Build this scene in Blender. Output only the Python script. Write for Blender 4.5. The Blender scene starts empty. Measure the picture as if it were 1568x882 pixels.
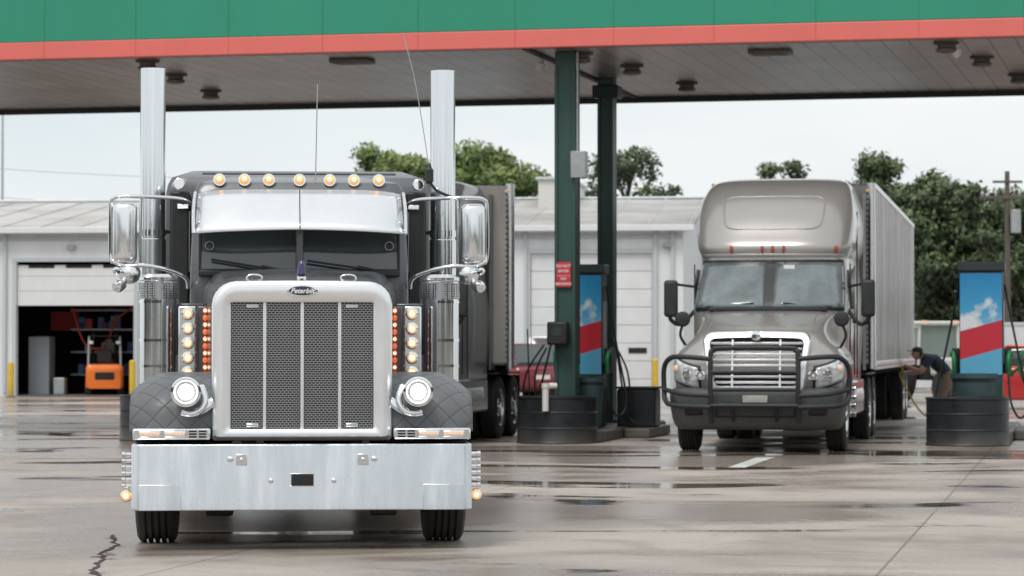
import bpy, math, random, bmesh
from mathutils import Vector, Matrix
random.seed(7)
F=4500.0; HZ=533.0; CX=784.0; H=1.45
R=math.radians
def PX(px,Y): return (px-CX)*Y/F
def PZ(py,Y): return H+(HZ-py)*Y/F

# ------------------------------------------------------------------ materials
def mat(name,col,rough=.5,metal=0.,var=0.,vs=4.,bump=0.,bs=40.,emit=None,es=0.,coat=0.,rvar=0.,streak=False,dirt=None,dz=1.0,spec=.5,alpha=1.):
    m=bpy.data.materials.new(name); m.use_nodes=True
    nt=m.node_tree; N=nt.nodes; L=nt.links; b=N['Principled BSDF']
    b.inputs['Base Color'].default_value=(*col,1); b.inputs['Roughness'].default_value=rough
    b.inputs['Metallic'].default_value=metal; b.inputs['Coat Weight'].default_value=coat
    b.inputs['Coat Roughness'].default_value=.08; b.inputs['Specular IOR Level'].default_value=spec
    b.inputs['Alpha'].default_value=alpha
    tc=N.new('ShaderNodeTexCoord')
    mp=N.new('ShaderNodeMapping'); L.new(tc.outputs['Object'],mp.inputs[0])
    if streak: mp.inputs['Scale'].default_value=(1,1,.12)
    last=None
    if var>0 or rvar>0:
        n=N.new('ShaderNodeTexNoise'); n.inputs['Scale'].default_value=vs; n.inputs['Detail'].default_value=7; n.inputs['Roughness'].default_value=.62
        L.new(mp.outputs[0],n.inputs['Vector'])
        r=N.new('ShaderNodeValToRGB'); r.color_ramp.elements[0].position=.3; r.color_ramp.elements[1].position=.7
        a=[max(0,c*(1-var)) for c in col]; c2=[min(1,c*(1+var*.6)) for c in col]
        r.color_ramp.elements[0].color=(*a,1); r.color_ramp.elements[1].color=(*c2,1)
        L.new(n.outputs['Fac'],r.inputs[0]); last=r.outputs[0]
        if rvar>0:
            mr=N.new('ShaderNodeMapRange'); mr.inputs[3].default_value=max(0.02,rough-rvar); mr.inputs[4].default_value=rough+rvar
            mr.inputs[1].default_value=.3; mr.inputs[2].default_value=.7
            L.new(n.outputs['Fac'],mr.inputs[0]); L.new(mr.outputs[0],b.inputs['Roughness'])
    if dirt:
        sx=N.new('ShaderNodeSeparateXYZ'); L.new(tc.outputs['Object'],sx.inputs[0])
        n2=N.new('ShaderNodeTexNoise'); n2.inputs['Scale'].default_value=3; n2.inputs['Detail'].default_value=8
        L.new(tc.outputs['Object'],n2.inputs['Vector'])
        ad=N.new('ShaderNodeMath'); ad.operation='MULTIPLY_ADD'; ad.inputs[1].default_value=-.8*dz; L.new(n2.outputs['Fac'],ad.inputs[0]); L.new(sx.outputs['Z'],ad.inputs[2])
        mr=N.new('ShaderNodeMapRange'); mr.inputs[1].default_value=-.3*dz; mr.inputs[2].default_value=dz*.6; mr.inputs[3].default_value=.75; mr.inputs[4].default_value=0
        L.new(ad.outputs[0],mr.inputs[0])
        mx=N.new('ShaderNodeMix'); mx.data_type='RGBA'; L.new(mr.outputs[0],mx.inputs[0])
        if last: L.new(last,mx.inputs[6])
        else: mx.inputs[6].default_value=(*col,1)
        mx.inputs[7].default_value=(*dirt,1); last=mx.outputs[2]
    if last: L.new(last,b.inputs['Base Color'])
    if bump>0:
        n3=N.new('ShaderNodeTexNoise'); n3.inputs['Scale'].default_value=bs; n3.inputs['Detail'].default_value=5
        L.new(mp.outputs[0],n3.inputs['Vector'])
        bp=N.new('ShaderNodeBump'); bp.inputs['Strength'].default_value=bump; bp.inputs['Distance'].default_value=.01
        L.new(n3.outputs['Fac'],bp.inputs['Height']); L.new(bp.outputs[0],b.inputs['Normal'])
    if emit:
        b.inputs['Emission Color'].default_value=(*emit,1); b.inputs['Emission Strength'].default_value=es
    return m

CHROME=mat('chrome',(.80,.82,.84),.08,1,var=.06,vs=6,rvar=.03)
STACK=mat('stack_chrome',(.78,.80,.82),.14,1,var=.08,vs=5,rvar=.05,streak=True)
POLISH=mat('polished_steel',(.82,.84,.86),.2,1,var=.05,vs=5,rvar=.04)
SHELL=mat('grille_shell_steel',(.88,.89,.90),.33,.9,var=.04,vs=4,rvar=.05)
BUMPM=mat('bumper_steel',(.76,.80,.84),.27,1,var=.26,vs=9,rvar=.12,streak=True,bump=.06,bs=9,dirt=(.50,.53,.55),dz=.35)
ALU=mat('brushed_aluminium',(.74,.75,.76),.3,1,var=.06,vs=12,rvar=.06)
GREY=mat('dark_grey_paint',(.12,.126,.134),.28,.35,var=.12,vs=3,coat=.6,rvar=.05)
GREYS=mat('sleeper_paint',(.13,.137,.147),.35,.3,var=.12,vs=2,coat=.4)
BLACK=mat('black_plastic',(.022,.023,.025),.5,var=.3,vs=8,rvar=.1)
FRAME=mat('chassis_black',(.018,.017,.017),.7,var=.4,vs=6)
RUB=mat('tyre_rubber',(.022,.022,.023),.75,var=.3,vs=14,bump=.1,bs=60,dirt=(.07,.065,.06),dz=.35)
GLASS=mat('windscreen_glass',(.055,.072,.076),.05,0,var=.25,vs=1.2,spec=.8,coat=.5)
GLASS2=mat('grey_glass',(.15,.18,.19),.07,0,var=.5,vs=2.2,spec=.9,coat=.8)
AMBER=mat('amber_lens_lit',(.85,.36,.10),.15,emit=(1,.50,.20),es=.75,coat=.5)
AMBERC=mat('bulb_glow',(1,.8,.5),.2,emit=(1,.86,.58),es=1.6)
ORANGE=mat('orange_lens_lit',(.75,.16,.05),.2,emit=(1,.20,.06),es=.55,coat=.5)
HEADL=mat('headlamp_lit',(1,1,1),.1,emit=(1,.98,.93),es=1.5)
AMBD=mat('amber_lens',(.75,.50,.36),.2,var=.2,vs=60,emit=(1,.7,.5),es=.22)
REDL=mat('red_amber_marker',(.45,.06,.03),.25)
TAUPE=mat('taupe_paint',(.39,.37,.35),.28,.4,var=.05,vs=1.5,coat=.7,dirt=(.25,.235,.22),dz=1.0)
DKP=mat('charcoal_paint',(.19,.195,.20),.35,.3,var=.1,vs=1.5,coat=.5)
GBUMP=mat('grey_bumper_plastic',(.075,.078,.083),.5,var=.2,vs=3,dirt=(.12,.11,.10),dz=.7)
LENS=mat('headlight_lens',(.72,.74,.76),.12,.4,var=.35,vs=14,coat=.6)
DGREEN=mat('dark_green_paint',(.030,.078,.067),.5,var=.25,vs=2,rvar=.1,streak=True)
BARREL=mat('barrel_black',(.016,.020,.025),.42,var=.4,vs=4,rvar=.15,dirt=(.08,.075,.07),dz=.3)
CONC=mat('island_concrete',(.13,.122,.11),.5,var=.35,vs=3,rvar=.2)
PVC=mat('white_pvc',(.75,.75,.72),.4)
GALV=mat('galvanised',(.42,.44,.45),.45,.5,var=.15,vs=8)
YEL=mat('yellow_paint',(.75,.48,.04),.5,var=.15,vs=4,dirt=(.3,.22,.1),dz=.3)
REDP=mat('red_sign_paint',(.65,.045,.06),.4,var=.05)
WHITET=mat('white_vinyl',(.8,.8,.8),.5)
NAVYE=mat('emblem_enamel',(.045,.05,.08),.25)

# ------------------------------------------------------------------ helpers
def grp(name,loc=(0,0,0),rz=0.):
    e=bpy.data.objects.new(name,None); bpy.context.collection.objects.link(e)
    e.location=loc; e.rotation_euler=(0,0,R(rz)); e.empty_display_size=.2
    return e
def finish_mesh(me,angle=35,recalc=True):
    bm=bmesh.new(); bm.from_mesh(me)
    if recalc: bmesh.ops.recalc_face_normals(bm,faces=bm.faces)
    for f in bm.faces: f.smooth=True
    for e in bm.edges:
        if len(e.link_faces)==2:
            e.smooth = e.calc_face_angle(0)<R(angle)
    bm.to_mesh(me); bm.free()
def add(parent,name,verts,faces,m,bevel=0.,seg=2,angle=35,recalc=True):
    me=bpy.data.meshes.new(name); me.from_pydata([tuple(v) for v in verts],[],faces); me.update()
    finish_mesh(me,angle,recalc)
    o=bpy.data.objects.new(name,me); bpy.context.collection.objects.link(o)
    if parent: o.parent=parent
    if isinstance(m,(list,tuple)):
        for k in m: me.materials.append(k)
    else: me.materials.append(m)
    if bevel>0:
        b=o.modifiers.new('b','BEVEL'); b.width=bevel; b.segments=seg; b.limit_method='ANGLE'; b.angle_limit=R(35)
    return o
def box(parent,name,x0,x1,y0,y1,z0,z1,m,bevel=0.,seg=2):
    v=[(x0,y0,z0),(x1,y0,z0),(x1,y1,z0),(x0,y1,z0),(x0,y0,z1),(x1,y0,z1),(x1,y1,z1),(x0,y1,z1)]
    f=[(0,3,2,1),(4,5,6,7),(0,1,5,4),(1,2,6,5),(2,3,7,6),(3,0,4,7)]
    return add(parent,name,v,f,m,bevel,seg)
def boxes(parent,name,lst,m,bevel=0.):
    V=[];Fs=[]
    for (x0,x1,y0,y1,z0,z1) in lst:
        b=len(V)
        V+=[(x0,y0,z0),(x1,y0,z0),(x1,y1,z0),(x0,y1,z0),(x0,y0,z1),(x1,y0,z1),(x1,y1,z1),(x0,y1,z1)]
        Fs+=[tuple(b+i for i in q) for q in [(0,3,2,1),(4,5,6,7),(0,1,5,4),(1,2,6,5),(2,3,7,6),(3,0,4,7)]]
    return add(parent,name,V,Fs,m,bevel)
def cyl(parent,name,p0,p1,r,m,r2=None,n=24,bevel=0.):
    p0=Vector(p0);p1=Vector(p1); r2=r if r2 is None else r2
    d=(p1-p0).normalized(); a=Vector((0,0,1)) if abs(d.z)<.9 else Vector((1,0,0))
    u=d.cross(a).normalized(); w=d.cross(u)
    V=[];
    for p,rr in((p0,r),(p1,r2)):
        for i in range(n):
            t=2*math.pi*i/n; V.append(p+u*math.cos(t)*rr+w*math.sin(t)*rr)
    Fs=[(i,(i+1)%n,n+(i+1)%n,n+i) for i in range(n)]+[tuple(range(n)),tuple(range(2*n-1,n-1,-1))]
    return add(parent,name,V,Fs,m,bevel)
def lathe(parent,name,origin,axis,prof,m,n=40):
    o=Vector(origin); d=Vector(axis).normalized(); a=Vector((0,0,1)) if abs(d.z)<.9 else Vector((1,0,0))
    u=d.cross(a).normalized(); w=d.cross(u); V=[];Fs=[]
    for (s,r) in prof:
        for i in range(n):
            t=2*math.pi*i/n; V.append(o+d*s+u*math.cos(t)*r+w*math.sin(t)*r)
    for k in range(len(prof)-1):
        for i in range(n):
            Fs.append((k*n+i,k*n+(i+1)%n,(k+1)*n+(i+1)%n,(k+1)*n+i))
    Fs.append(tuple(range(n))); Fs.append(tuple((len(prof)-1)*n+i for i in range(n)))
    return add(parent,name,V,Fs,m,angle=30)
def ball(parent,name,c,r,m,sc=(1,1,1),n=16):
    V=[];Fs=[]; k=n//2
    for j in range(1,k):
        ph=math.pi*j/k
        for i in range(n):
            t=2*math.pi*i/n; V.append((c[0]+r*sc[0]*math.sin(ph)*math.cos(t),c[1]+r*sc[1]*math.sin(ph)*math.sin(t),c[2]+r*sc[2]*math.cos(ph)))
    for j in range(k-2):
        for i in range(n): Fs.append((j*n+i,j*n+(i+1)%n,(j+1)*n+(i+1)%n,(j+1)*n+i))
    a=len(V); V.append((c[0],c[1],c[2]+r*sc[2])); V.append((c[0],c[1],c[2]-r*sc[2]))
    for i in range(n):
        Fs.append((a,(i+1)%n,i)); Fs.append((a+1,(k-2)*n+i,(k-2)*n+(i+1)%n))
    return add(parent,name,V,Fs,m,angle=60)
def cr(pts,k=6):
    P=[Vector(p) for p in pts]
    if len(P)<3: return P
    out=[]
    for i in range(len(P)-1):
        p0=P[max(i-1,0)];p1=P[i];p2=P[i+1];p3=P[min(i+2,len(P)-1)]
        for j in range(k):
            t=j/k
            out.append(.5*((2*p1)+(-p0+p2)*t+(2*p0-5*p1+4*p2-p3)*t*t+(-p0+3*p1-3*p2+p3)*t**3))
    out.append(P[-1]); return out
def tube(parent,name,pts,r,m,smooth=True,k=6):
    P=cr(pts,k) if smooth else [Vector(p) for p in pts]
    c=bpy.data.curves.new(name,'CURVE'); c.dimensions='3D'; c.bevel_depth=r; c.bevel_resolution=3; c.use_fill_caps=True
    s=c.splines.new('POLY'); s.points.add(len(P)-1)
    for i,p in enumerate(P): s.points[i].co=(*p,1)
    c.materials.append(m)
    o=bpy.data.objects.new(name,c); bpy.context.collection.objects.link(o); o.parent=parent
    return o
def loft(parent,name,rings,m,cap=True,closed=True,bevel=0.,angle=40):
    n=len(rings[0]); V=[p for r in rings for p in r]; Fs=[]
    for k in range(len(rings)-1):
        for i in range(n if closed else n-1):
            Fs.append((k*n+i,k*n+(i+1)%n,(k+1)*n+(i+1)%n,(k+1)*n+i))
    if cap:
        Fs.append(tuple(range(n))); Fs.append(tuple((len(rings)-1)*n+i for i in range(n)))
    return add(parent,name,V,Fs,m,bevel,angle=angle)
def rr(x0,x1,z0,z1,rt,rb,y,crown=0.,k=6,mtop=8,tilt=0.):
    pts=[]
    def arc(cx,cz,r,a0,a1):
        for i in range(k+1):
            a=R(a0+(a1-a0)*i/k); pts.append((cx+r*math.cos(a),cz+r*math.sin(a)))
    arc(x0+rb,z0+rb,rb,180,270); arc(x1-rb,z0+rb,rb,270,360); arc(x1-rt,z1-rt,rt,0,90)
    for i in range(1,mtop): pts.append((x1-rt+(x0+rt-(x1-rt))*i/mtop,z1))
    arc(x0+rt,z1-rt,rt,90,180)
    cx=(x0+x1)/2; hw=(x1-x0)/2; zm=(z0+z1)/2; out=[]
    for (x,z) in pts:
        zz=z+(crown*(1-((x-cx)/hw)**2) if z>zm else 0)
        out.append((x,y+tilt*(z-z0),zz))
    return out
def interp(keys,z):
    for i in range(len(keys)-1):
        if keys[i][0]<=z<=keys[i+1][0]:
            p1=keys[i];p2=keys[i+1];p0=keys[max(i-1,0)];p3=keys[min(i+2,len(keys)-1)]
            t=(z-p1[0])/(p2[0]-p1[0]); r=[]
            for j in range(1,len(p1)):
                m1=(p2[j]-p0[j])/(p2[0]-p0[0])*(p2[0]-p1[0]); m2=(p3[j]-p1[j])/(p3[0]-p1[0])*(p2[0]-p1[0])
                r.append((2*t**3-3*t*t+1)*p1[j]+(t**3-2*t*t+t)*m1+(-2*t**3+3*t*t)*p2[j]+(t**3-t*t)*m2)
            return r
    return list(keys[-1][1:] if z>keys[-1][0] else keys[0][1:])
class ZBody:
    def __init__(s,keys,yb,p=3.,D=.6): s.k=keys; s.yb=yb; s.p=p; s.D=D
    def pt(s,z,th,off=0.):
        w,yf=interp(s.k,z); e=2/s.p
        sn,cs=math.sin(th),math.cos(th)
        x=w*math.copysign(abs(sn)**e,sn); y=yf+s.D*(1-abs(cs)**e)
        d=Vector((x/w if w else 0,-(1.2-abs(x/w)),0)).normalized()*off
        return (x+d.x,y+d.y,z)
    def ring(s,z,n=28):
        w,yf=interp(s.k,z)
        a=[s.pt(z,-math.pi/2+math.pi*i/n) for i in range(n+1)]
        return [(-w,s.yb,z)]+a+[(w,s.yb,z)]
    def body(s,parent,name,m,z0,z1,nz=26):
        return loft(parent,name,[s.ring(z0+(z1-z0)*i/nz) for i in range(nz+1)],m,angle=38)
    def patch(s,parent,name,m,t0,t1,z0,z1,off,nt=16,nz=8,zf=None):
        V=[];Fs=[]
        for j in range(nz+1):
            for i in range(nt+1):
                th=t0+(t1-t0)*i/nt; z=z0+(z1-z0)*j/nz
                if zf: z+=zf(i/nt,j/nz)
                V.append(s.pt(z,th,off))
        for j in range(nz):
            for i in range(nt):
                a=j*(nt+1)+i; Fs.append((a,a+1,a+nt+2,a+nt+1))
        o=add(parent,name,V,Fs,m)
        sd=o.modifiers.new('s','SOLIDIFY'); sd.thickness=.012; sd.offset=0
        return o
def thx(x,w,p): return math.asin(min(1,abs(x/w)**(p/2)))*(1 if x>0 else -1)
def wheel(parent,name,x,y,r,w,side,dual=False):
    h=w/2; pr=[]
    pr+=[(-h*.7,r*.58),(-h,r*.62),(-h*1.04,r*.8),(-h*.98,r*.93),(-h*.86,r*.985)]
    g=5
    for i in range(g):
        a=-h*.82+1.64*h*i/g; b=a+1.64*h/g
        pr+=[(a+.010,r),(b-.010,r)]
        if i<g-1: pr+=[(b-.008,r-.02),(b+.008,r-.02)]
    pr+=[(h*.86,r*.985),(h*.98,r*.93),(h*1.04,r*.8),(h,r*.62),(h*.7,r*.58)]
    lathe(parent,name+'_tyre',(x,y,r),(1,0,0),pr,RUB,48)
    s=side
    lathe(parent,name+'_rim',(x,y,r),(s,0,0),[(h*.1,r*.2),(h*.2,r*.5),(h*.95,r*.57),(h*.99,r*.6),(h*.7,r*.6),(-h*.6,r*.58)],ALU,36)
    lathe(parent,name+'_hub',(x,y,r),(s,0,0),[(h*.1,r*.32),(h*.55,r*.3),(h*.75,r*.18),(h*1.0,r*.15),(h*1.05,r*.08)],CHROME,24)
    L=[]
    for i in range(10):
        t=i*math.pi/5; yy=y+math.cos(t)*r*.26; zz=r+math.sin(t)*r*.26
        a=x+s*h*.5; b=x+s*h*.72
        L.append((min(a,b),max(a,b),yy-.015,yy+.015,zz-.015,zz+.015))
    boxes(parent,name+'_nuts',L,CHROME)
def text(parent,name,s,loc,size,m,rx=90,shear=0.,off=0.):
    c=bpy.data.curves.new(name,'FONT'); c.body=s; c.size=size; c.align_x='CENTER'; c.align_y='CENTER'; c.extrude=.001; c.shear=shear; c.offset=off
    c.materials.append(m); o=bpy.data.objects.new(name,c); bpy.context.collection.objects.link(o); o.parent=parent
    o.location=loc; o.rotation_euler=(R(rx),0,0); return o

# ------------------------------------------------------------------ special mats
def grille_mat():
    m=bpy.data.materials.new('punched_grille'); m.use_nodes=True; nt=m.node_tree;N=nt.nodes;L=nt.links;b=N['Principled BSDF']
    tc=N.new('ShaderNodeTexCoord'); sp=N.new('ShaderNodeSeparateXYZ'); L.new(tc.outputs['Object'],sp.inputs[0])
    cb=N.new('ShaderNodeCombineXYZ'); L.new(sp.outputs['X'],cb.inputs[0]); L.new(sp.outputs['Z'],cb.inputs[1])
    br=N.new('ShaderNodeTexBrick'); L.new(cb.outputs[0],br.inputs['Vector']); br.inputs['Scale'].default_value=1
    br.inputs['Brick Width'].default_value=.028; br.inputs['Row Height'].default_value=.0165; br.inputs['Mortar Size'].default_value=.0026; br.inputs['Mortar Smooth'].default_value=.3
    br.inputs['Color1'].default_value=(.008,.008,.009,1); br.inputs['Color2'].default_value=(.02,.02,.022,1); br.inputs['Mortar'].default_value=(.42,.43,.45,1)
    L.new(br.outputs['Color'],b.inputs['Base Color']); L.new(br.outputs['Fac'],b.inputs['Metallic'])
    b.inputs['Roughness'].default_value=.38
    return m
GRM=grille_mat()
def perf_mat():
    m=bpy.data.materials.new('perforated_band'); m.use_nodes=True; nt=m.node_tree;N=nt.nodes;L=nt.links;b=N['Principled BSDF']
    tc=N.new('ShaderNodeTexCoord'); v=N.new('ShaderNodeTexVoronoi'); v.inputs['Scale'].default_value=55; v.inputs['Randomness'].default_value=.15
    L.new(tc.outputs['Object'],v.inputs['Vector']); r=N.new('ShaderNodeValToRGB'); r.color_ramp.elements[0].position=.35;r.color_ramp.elements[1].position=.45
    r.color_ramp.elements[0].color=(.04,.04,.04,1); r.color_ramp.elements[1].color=(.5,.51,.53,1); L.new(v.outputs['Distance'],r.inputs[0]); L.new(r.outputs[0],b.inputs['Base Color'])
    b.inputs['Metallic'].default_value=.9; b.inputs['Roughness'].default_value=.25
    return m
PERF=perf_mat()
def quilt_mat():
    m=bpy.data.materials.new('quilted_fender'); m.use_nodes=True; nt=m.node_tree;N=nt.nodes;L=nt.links;b=N['Principled BSDF']
    uv=N.new('ShaderNodeUVMap'); sp=N.new('ShaderNodeSeparateXYZ'); L.new(uv.outputs[0],sp.inputs[0])
    def M(op,a,c=None,cv=None):
        n=N.new('ShaderNodeMath'); n.operation=op; L.new(a,n.inputs[0])
        if c is not None: L.new(c,n.inputs[1])
        if cv is not None: n.inputs[1].default_value=cv
        return n.outputs[0]
    s=M('ADD',sp.outputs[0],sp.outputs[1]); d=M('SUBTRACT',sp.outputs[0],sp.outputs[1])
    k=math.pi/.165
    a=M('ABSOLUTE',M('SINE',M('MULTIPLY',s,cv=k))); c=M('ABSOLUTE',M('SINE',M('MULTIPLY',d,cv=k)))
    mn=M('MINIMUM',a,c); pw=M('POWER',mn,cv=.35)
    bp=N.new('ShaderNodeBump'); bp.inputs['Distance'].default_value=.009; bp.inputs['Strength'].default_value=.7; L.new(pw,bp.inputs['Height']); L.new(bp.outputs[0],b.inputs['Normal'])
    r=N.new('ShaderNodeValToRGB'); r.color_ramp.elements[0].position=.02; r.color_ramp.elements[0].color=(.055,.057,.06,1); r.color_ramp.elements[1].position=.10; r.color_ramp.elements[1].color=(.135,.14,.148,1)
    L.new(mn,r.inputs[0]); L.new(r.outputs[0],b.inputs['Base Color']); b.inputs['Roughness'].default_value=.5; b.inputs['Coat Weight'].default_value=.1
    return m
QUILT=quilt_mat()

# ================================================================== LONG-NOSE TRUCK
def truck_main():
    T=grp('semi_truck',(PX(463.5,21.08),21.08,0),4.7)
    poly=[(-1.222,.07),(-1.17,0),(1.17,0),(1.222,.07),(1.222,.34),(1.19,.34),(1.19,.09),(-1.19,.09),(-1.19,.34),(-1.222,.34)]
    rings=[[(x,y+(.042*(z-.288)/.47),z) for x,y in poly] for z in (.288,.30,.745,.76)]
    loft(T,'bumper',rings,BUMPM,bevel=.008)
    for s in(-1,1):
        a,b=sorted((s*.865,s*1.168))
        v=[(a,-.006,.29),(b,-.006,.29),(b,.008,.472),(a,.008,.472)]
        add(T,'bumper_corner_plate',v+[(p[0],p[1]+.01,p[2]) for p in v],[(0,1,2,3),(4,7,6,5),(0,4,5,1),(1,5,6,2),(2,6,7,3),(3,7,4,0)],BUMPM,.003)
        box(T,'tow_plate',s*.435-.04,s*.435+.04,.021,.04,.61,.69,POLISH,.004)
        for (x,z) in((.435,.65),(.225,.50),(.51,.655),(.52,.655)):
            ball(T,'bolt',(s*x,.018+.09*(z-.5)-.004,z),.019,CHROME,(1,.6,1),12)
    box(T,'tow_slot',-.08,.08,.004,.03,.465,.545,FRAME,.004)
    for (a,b,c,d) in((-.088,.088,.545,.552),(-.088,.088,.458,.465)): box(T,'slot_rim',a,b,.010,.04,c,d,POLISH,.002)
    box(T,'bumper_back',-1.18,1.18,.12,.2,.32,.72,FRAME)
    for s in(-1,1):
        for i in range(6):
            z=.68-.045*i
            lathe(T,'side_tube',(s*1.2,.28,z),(s,0,0),[(0,.016),(.07,.016),(.075,.021),(.098,.021),(.1,.012)],CHROME,16)
        ball(T,'side_lamp_housing',(s*1.265,.27,.385),.046,CHROME)
        ball(T,'side_lamp',(s*1.265,.235,.385),.036,AMBER)
        ball(T,'side_lamp_glow',(s*1.265,.205,.385),.018,AMBERC)
    x=.655
    rings=[rr(-x,x,.777,1.93,.17,.03,.62,.012),rr(-x,x,.777,1.93,.17,.03,.30,.012),rr(-x+.012,x-.012,.785,1.922,.165,.03,.262,.012),
           rr(-x+.04,x-.04,.81,1.895,.15,.03,.248,.012),rr(-.56,.56,.84,1.81,.05,.03,.250,.0),rr(-.535,.535,.862,1.786,.04,.03,.262,0),rr(-.535,.535,.862,1.786,.04,.03,.33,0)]
    loft(T,'grille_shell',rings,SHELL,cap=False,angle=50)
    box(T,'grille_mesh',-.545,.545,.315,.325,.85,1.80,GRM)
    for xx in(-.53,-.272,0,.272,.53): box(T,'grille_bar',xx-.0125,xx+.0125,.285,.31,.862,1.786,SHELL,.005)
    for (xa) in(-.36,.36):
        for z in(1.755,.89): box(T,'grille_latch',xa-.045,xa+.045,.28,.31,z-.014,z+.014,POLISH,.006)
    box(T,'radiator',-.62,.62,.40,.58,.8,1.88,FRAME)
    def ov(a,b,y): return [(a*math.cos(t*math.pi/16),y,1.866+b*math.sin(t*math.pi/16)) for t in range(32)]
    loft(T,'emblem_rim',[ov(.112,.044,.262),ov(.112,.044,.236),ov(.098,.034,.234)],CHROME)
    loft(T,'emblem',[ov(.098,.034,.24),ov(.097,.033,.231)],NAVYE)
    text(T,'emblem_script','Peterbilt',(0,.226,1.864),.050,WHITET,90,.35,.0012)
    rings=[]
    for y,w,zt,rt in((.60,.62,1.91,.16),(.9,.645,1.95,.17),(1.4,.69,2.00,.18),(1.9,.73,2.035,.18),(2.40,.78,2.05,.18)):
        rings.append(rr(-w,w,.85,zt,rt,.03,y,.035))
    loft(T,'hood',rings,GREY)
    box(T,'hood_center_hinge',-.012,.012,.62,2.3,1.94,1.965,GREY)
    lathe(T,'hood_ornament',(0,.75,1.95),(0,0,1),[(0,.018),(.03,.02),(.05,.034),(.10,.030),(.14,.018),(.155,.004)],mat('blue_ornament',(.03,.02,.10),.1,.3,coat=1),20)
    lathe(T,'ornament_base',(0,.75,1.93),(0,0,1),[(0,.04),(.05,.035),(.06,.02)],CHROME,20)
    for s in(-1,1):
        tube(T,'hood_handle',[(s*.29,.9,1.94),(s*.30,.9,1.985),(s*.35,.9,1.997),(s*.40,.9,1.985),(s*.41,.9,1.93)],.009,CHROME)
    cab=ZBody([(1.0,.88,2.36),(2.05,.87,2.36),(2.45,.855,2.44),(2.66,.85,2.48),(2.76,.82,2.52),(2.82,.74,2.62),(2.84,.6,2.8)],3.75,8,.16)
    cab.body(T,'cab',GREYS,1.0,2.84,30)
    for s in(-1,1):
        a,b=sorted((s*.032,s*.79))
        def quad(z0,z1,o,a=a,b=b): 
            f=lambda z:2.36+(z-2.05)*.2-o
            return [(a,f(z0),z0),(b,f(z0)+.02,z0),(b,f(z1)+.02,z1),(a,f(z1),z1)] if s>0 else [(a,f(z0)+.02,z0),(b,f(z0),z0),(b,f(z1),z1),(a,f(z1)+.02,z1)]
        q=quad(2.075,2.52,.03); q2=[(p[0],p[1]+.03,p[2]) for p in q]
        add(T,'windscreen',q+q2,[(0,1,2,3),(4,7,6,5),(0,4,5,1),(1,5,6,2),(2,6,7,3),(3,7,4,0)],GLASS)
        tube(T,'windscreen_gasket',[(a,2.325,2.07),(b,2.35,2.07),(b,2.42,2.5)] if s>0 else [(b,2.325,2.07),(a,2.35,2.07),(a,2.42,2.5)],.014,BLACK,False)
        ring=[( s*.715+.033*math.cos(t*math.pi/10),2.355,2.265+.033*math.sin(t*math.pi/10)) for t in range(21)]
        tube(T,'inspection_sticker',ring,.004,GALV,False)
        if s<0: P=[(-.13,2.29,2.06),(-.30,2.305,2.10),(-.70,2.33,2.155)]
        else:  P=[(.64,2.31,2.06),(.46,2.305,2.10),(.06,2.30,2.145)]
        tube(T,'wiper_arm',P[:2],.012,BLACK,False); tube(T,'wiper_blade',[(P[2][0],P[2][1]-.01,P[2][2]),((P[1][0]+P[0][0])/2,2.29,2.075)],.009,BLACK,False)
    box(T,'windscreen_post',-.03,.03,2.31,2.40,2.06,2.52,GREY,.01)
    box(T,'cowl',-.80,.80,2.27,2.40,2.02,2.068,BLACK,.01)
    V=[];Fs=[];n=24
    for j in range(7):
        v=j/6
        for i in range(n+1):
            u=-1+2*i/n; xx=u*.825
            zt=2.715-.03*abs(u)**6; zb=2.385-.028*abs(u)**1.5
            z=zb+(zt-zb)*v
            y=2.00+.36*(v**1.1)+.10*abs(u)**5
            V.append((xx*(1-.02*v),y,z))
    for j in range(6):
        for i in range(n): a=j*(n+1)+i; Fs.append((a,a+1,a+n+2,a+n+1))
    o=add(T,'sun_visor',V,Fs,mat('visor_steel',(.88,.89,.90),.3,.95,var=.035,vs=9)); sd=o.modifiers.new('s','SOLIDIFY'); sd.thickness=.012
    tube(T,'visor_seam',[(0,2.00+.36*((j/6)**1.1)-.008,2.385+.33*j/6) for j in range(7)],.004,BLACK,False)
    for s in(-1,1):
        for z in(2.44,2.64): ball(T,'visor_bolt',(s*.79,2.11+(z-2.44)*.8,z),.012,CHROME)
        tube(T,'visor_side',[(s*.835,2.10,2.35),(s*.84,2.26,2.55),(s*.83,2.45,2.69)],.014,CHROME)
    for xx in(-.64,-.44,-.245,0,.242,.437,.637):
        y=2.50; z=2.80
        lathe(T,'cab_light_housing',(xx,y+.14,z),(0,-1,0),[(0,.008),(.05,.035),(.11,.050),(.14,.050)],CHROME,18)
        ball(T,'cab_light',(xx,y,z),.040,AMBER,(1,.8,1)); ball(T,'cab_light_bulb',(xx,y-.024,z+.004),.019,AMBERC,(1,.6,1))
    tube(T,'air_horn_rail',[(-.78,2.7,2.86),(.78,2.7,2.86)],.01,GREYS,False)
    for s in(-1,1):
        a,b=sorted((s*.872,s*.885)); box(T,'side_window',a,b,2.62,3.35,2.06,2.55,GLASS,.01)
        box(T,'door_seam',a-.001*s,b-.004*s,3.42,3.43,1.1,2.6,BLACK)
        box(T,'grab_handle',*sorted((s*.9,s*.93)),3.5,3.53,1.4,2.2,CHROME,.008)
    sl=ZBody([(1.0,1.12,3.85),(2.6,1.12,3.85),(2.84,1.10,3.88),(2.93,1.03,3.96),(2.965,.9,4.1)],6.1,10,.14)
    sl.body(T,'sleeper',GREYS,1.0,2.965,30)
    box(T,'sleeper_cab_boot',-.85,.85,3.72,3.9,1.05,2.75,BLACK)
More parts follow.
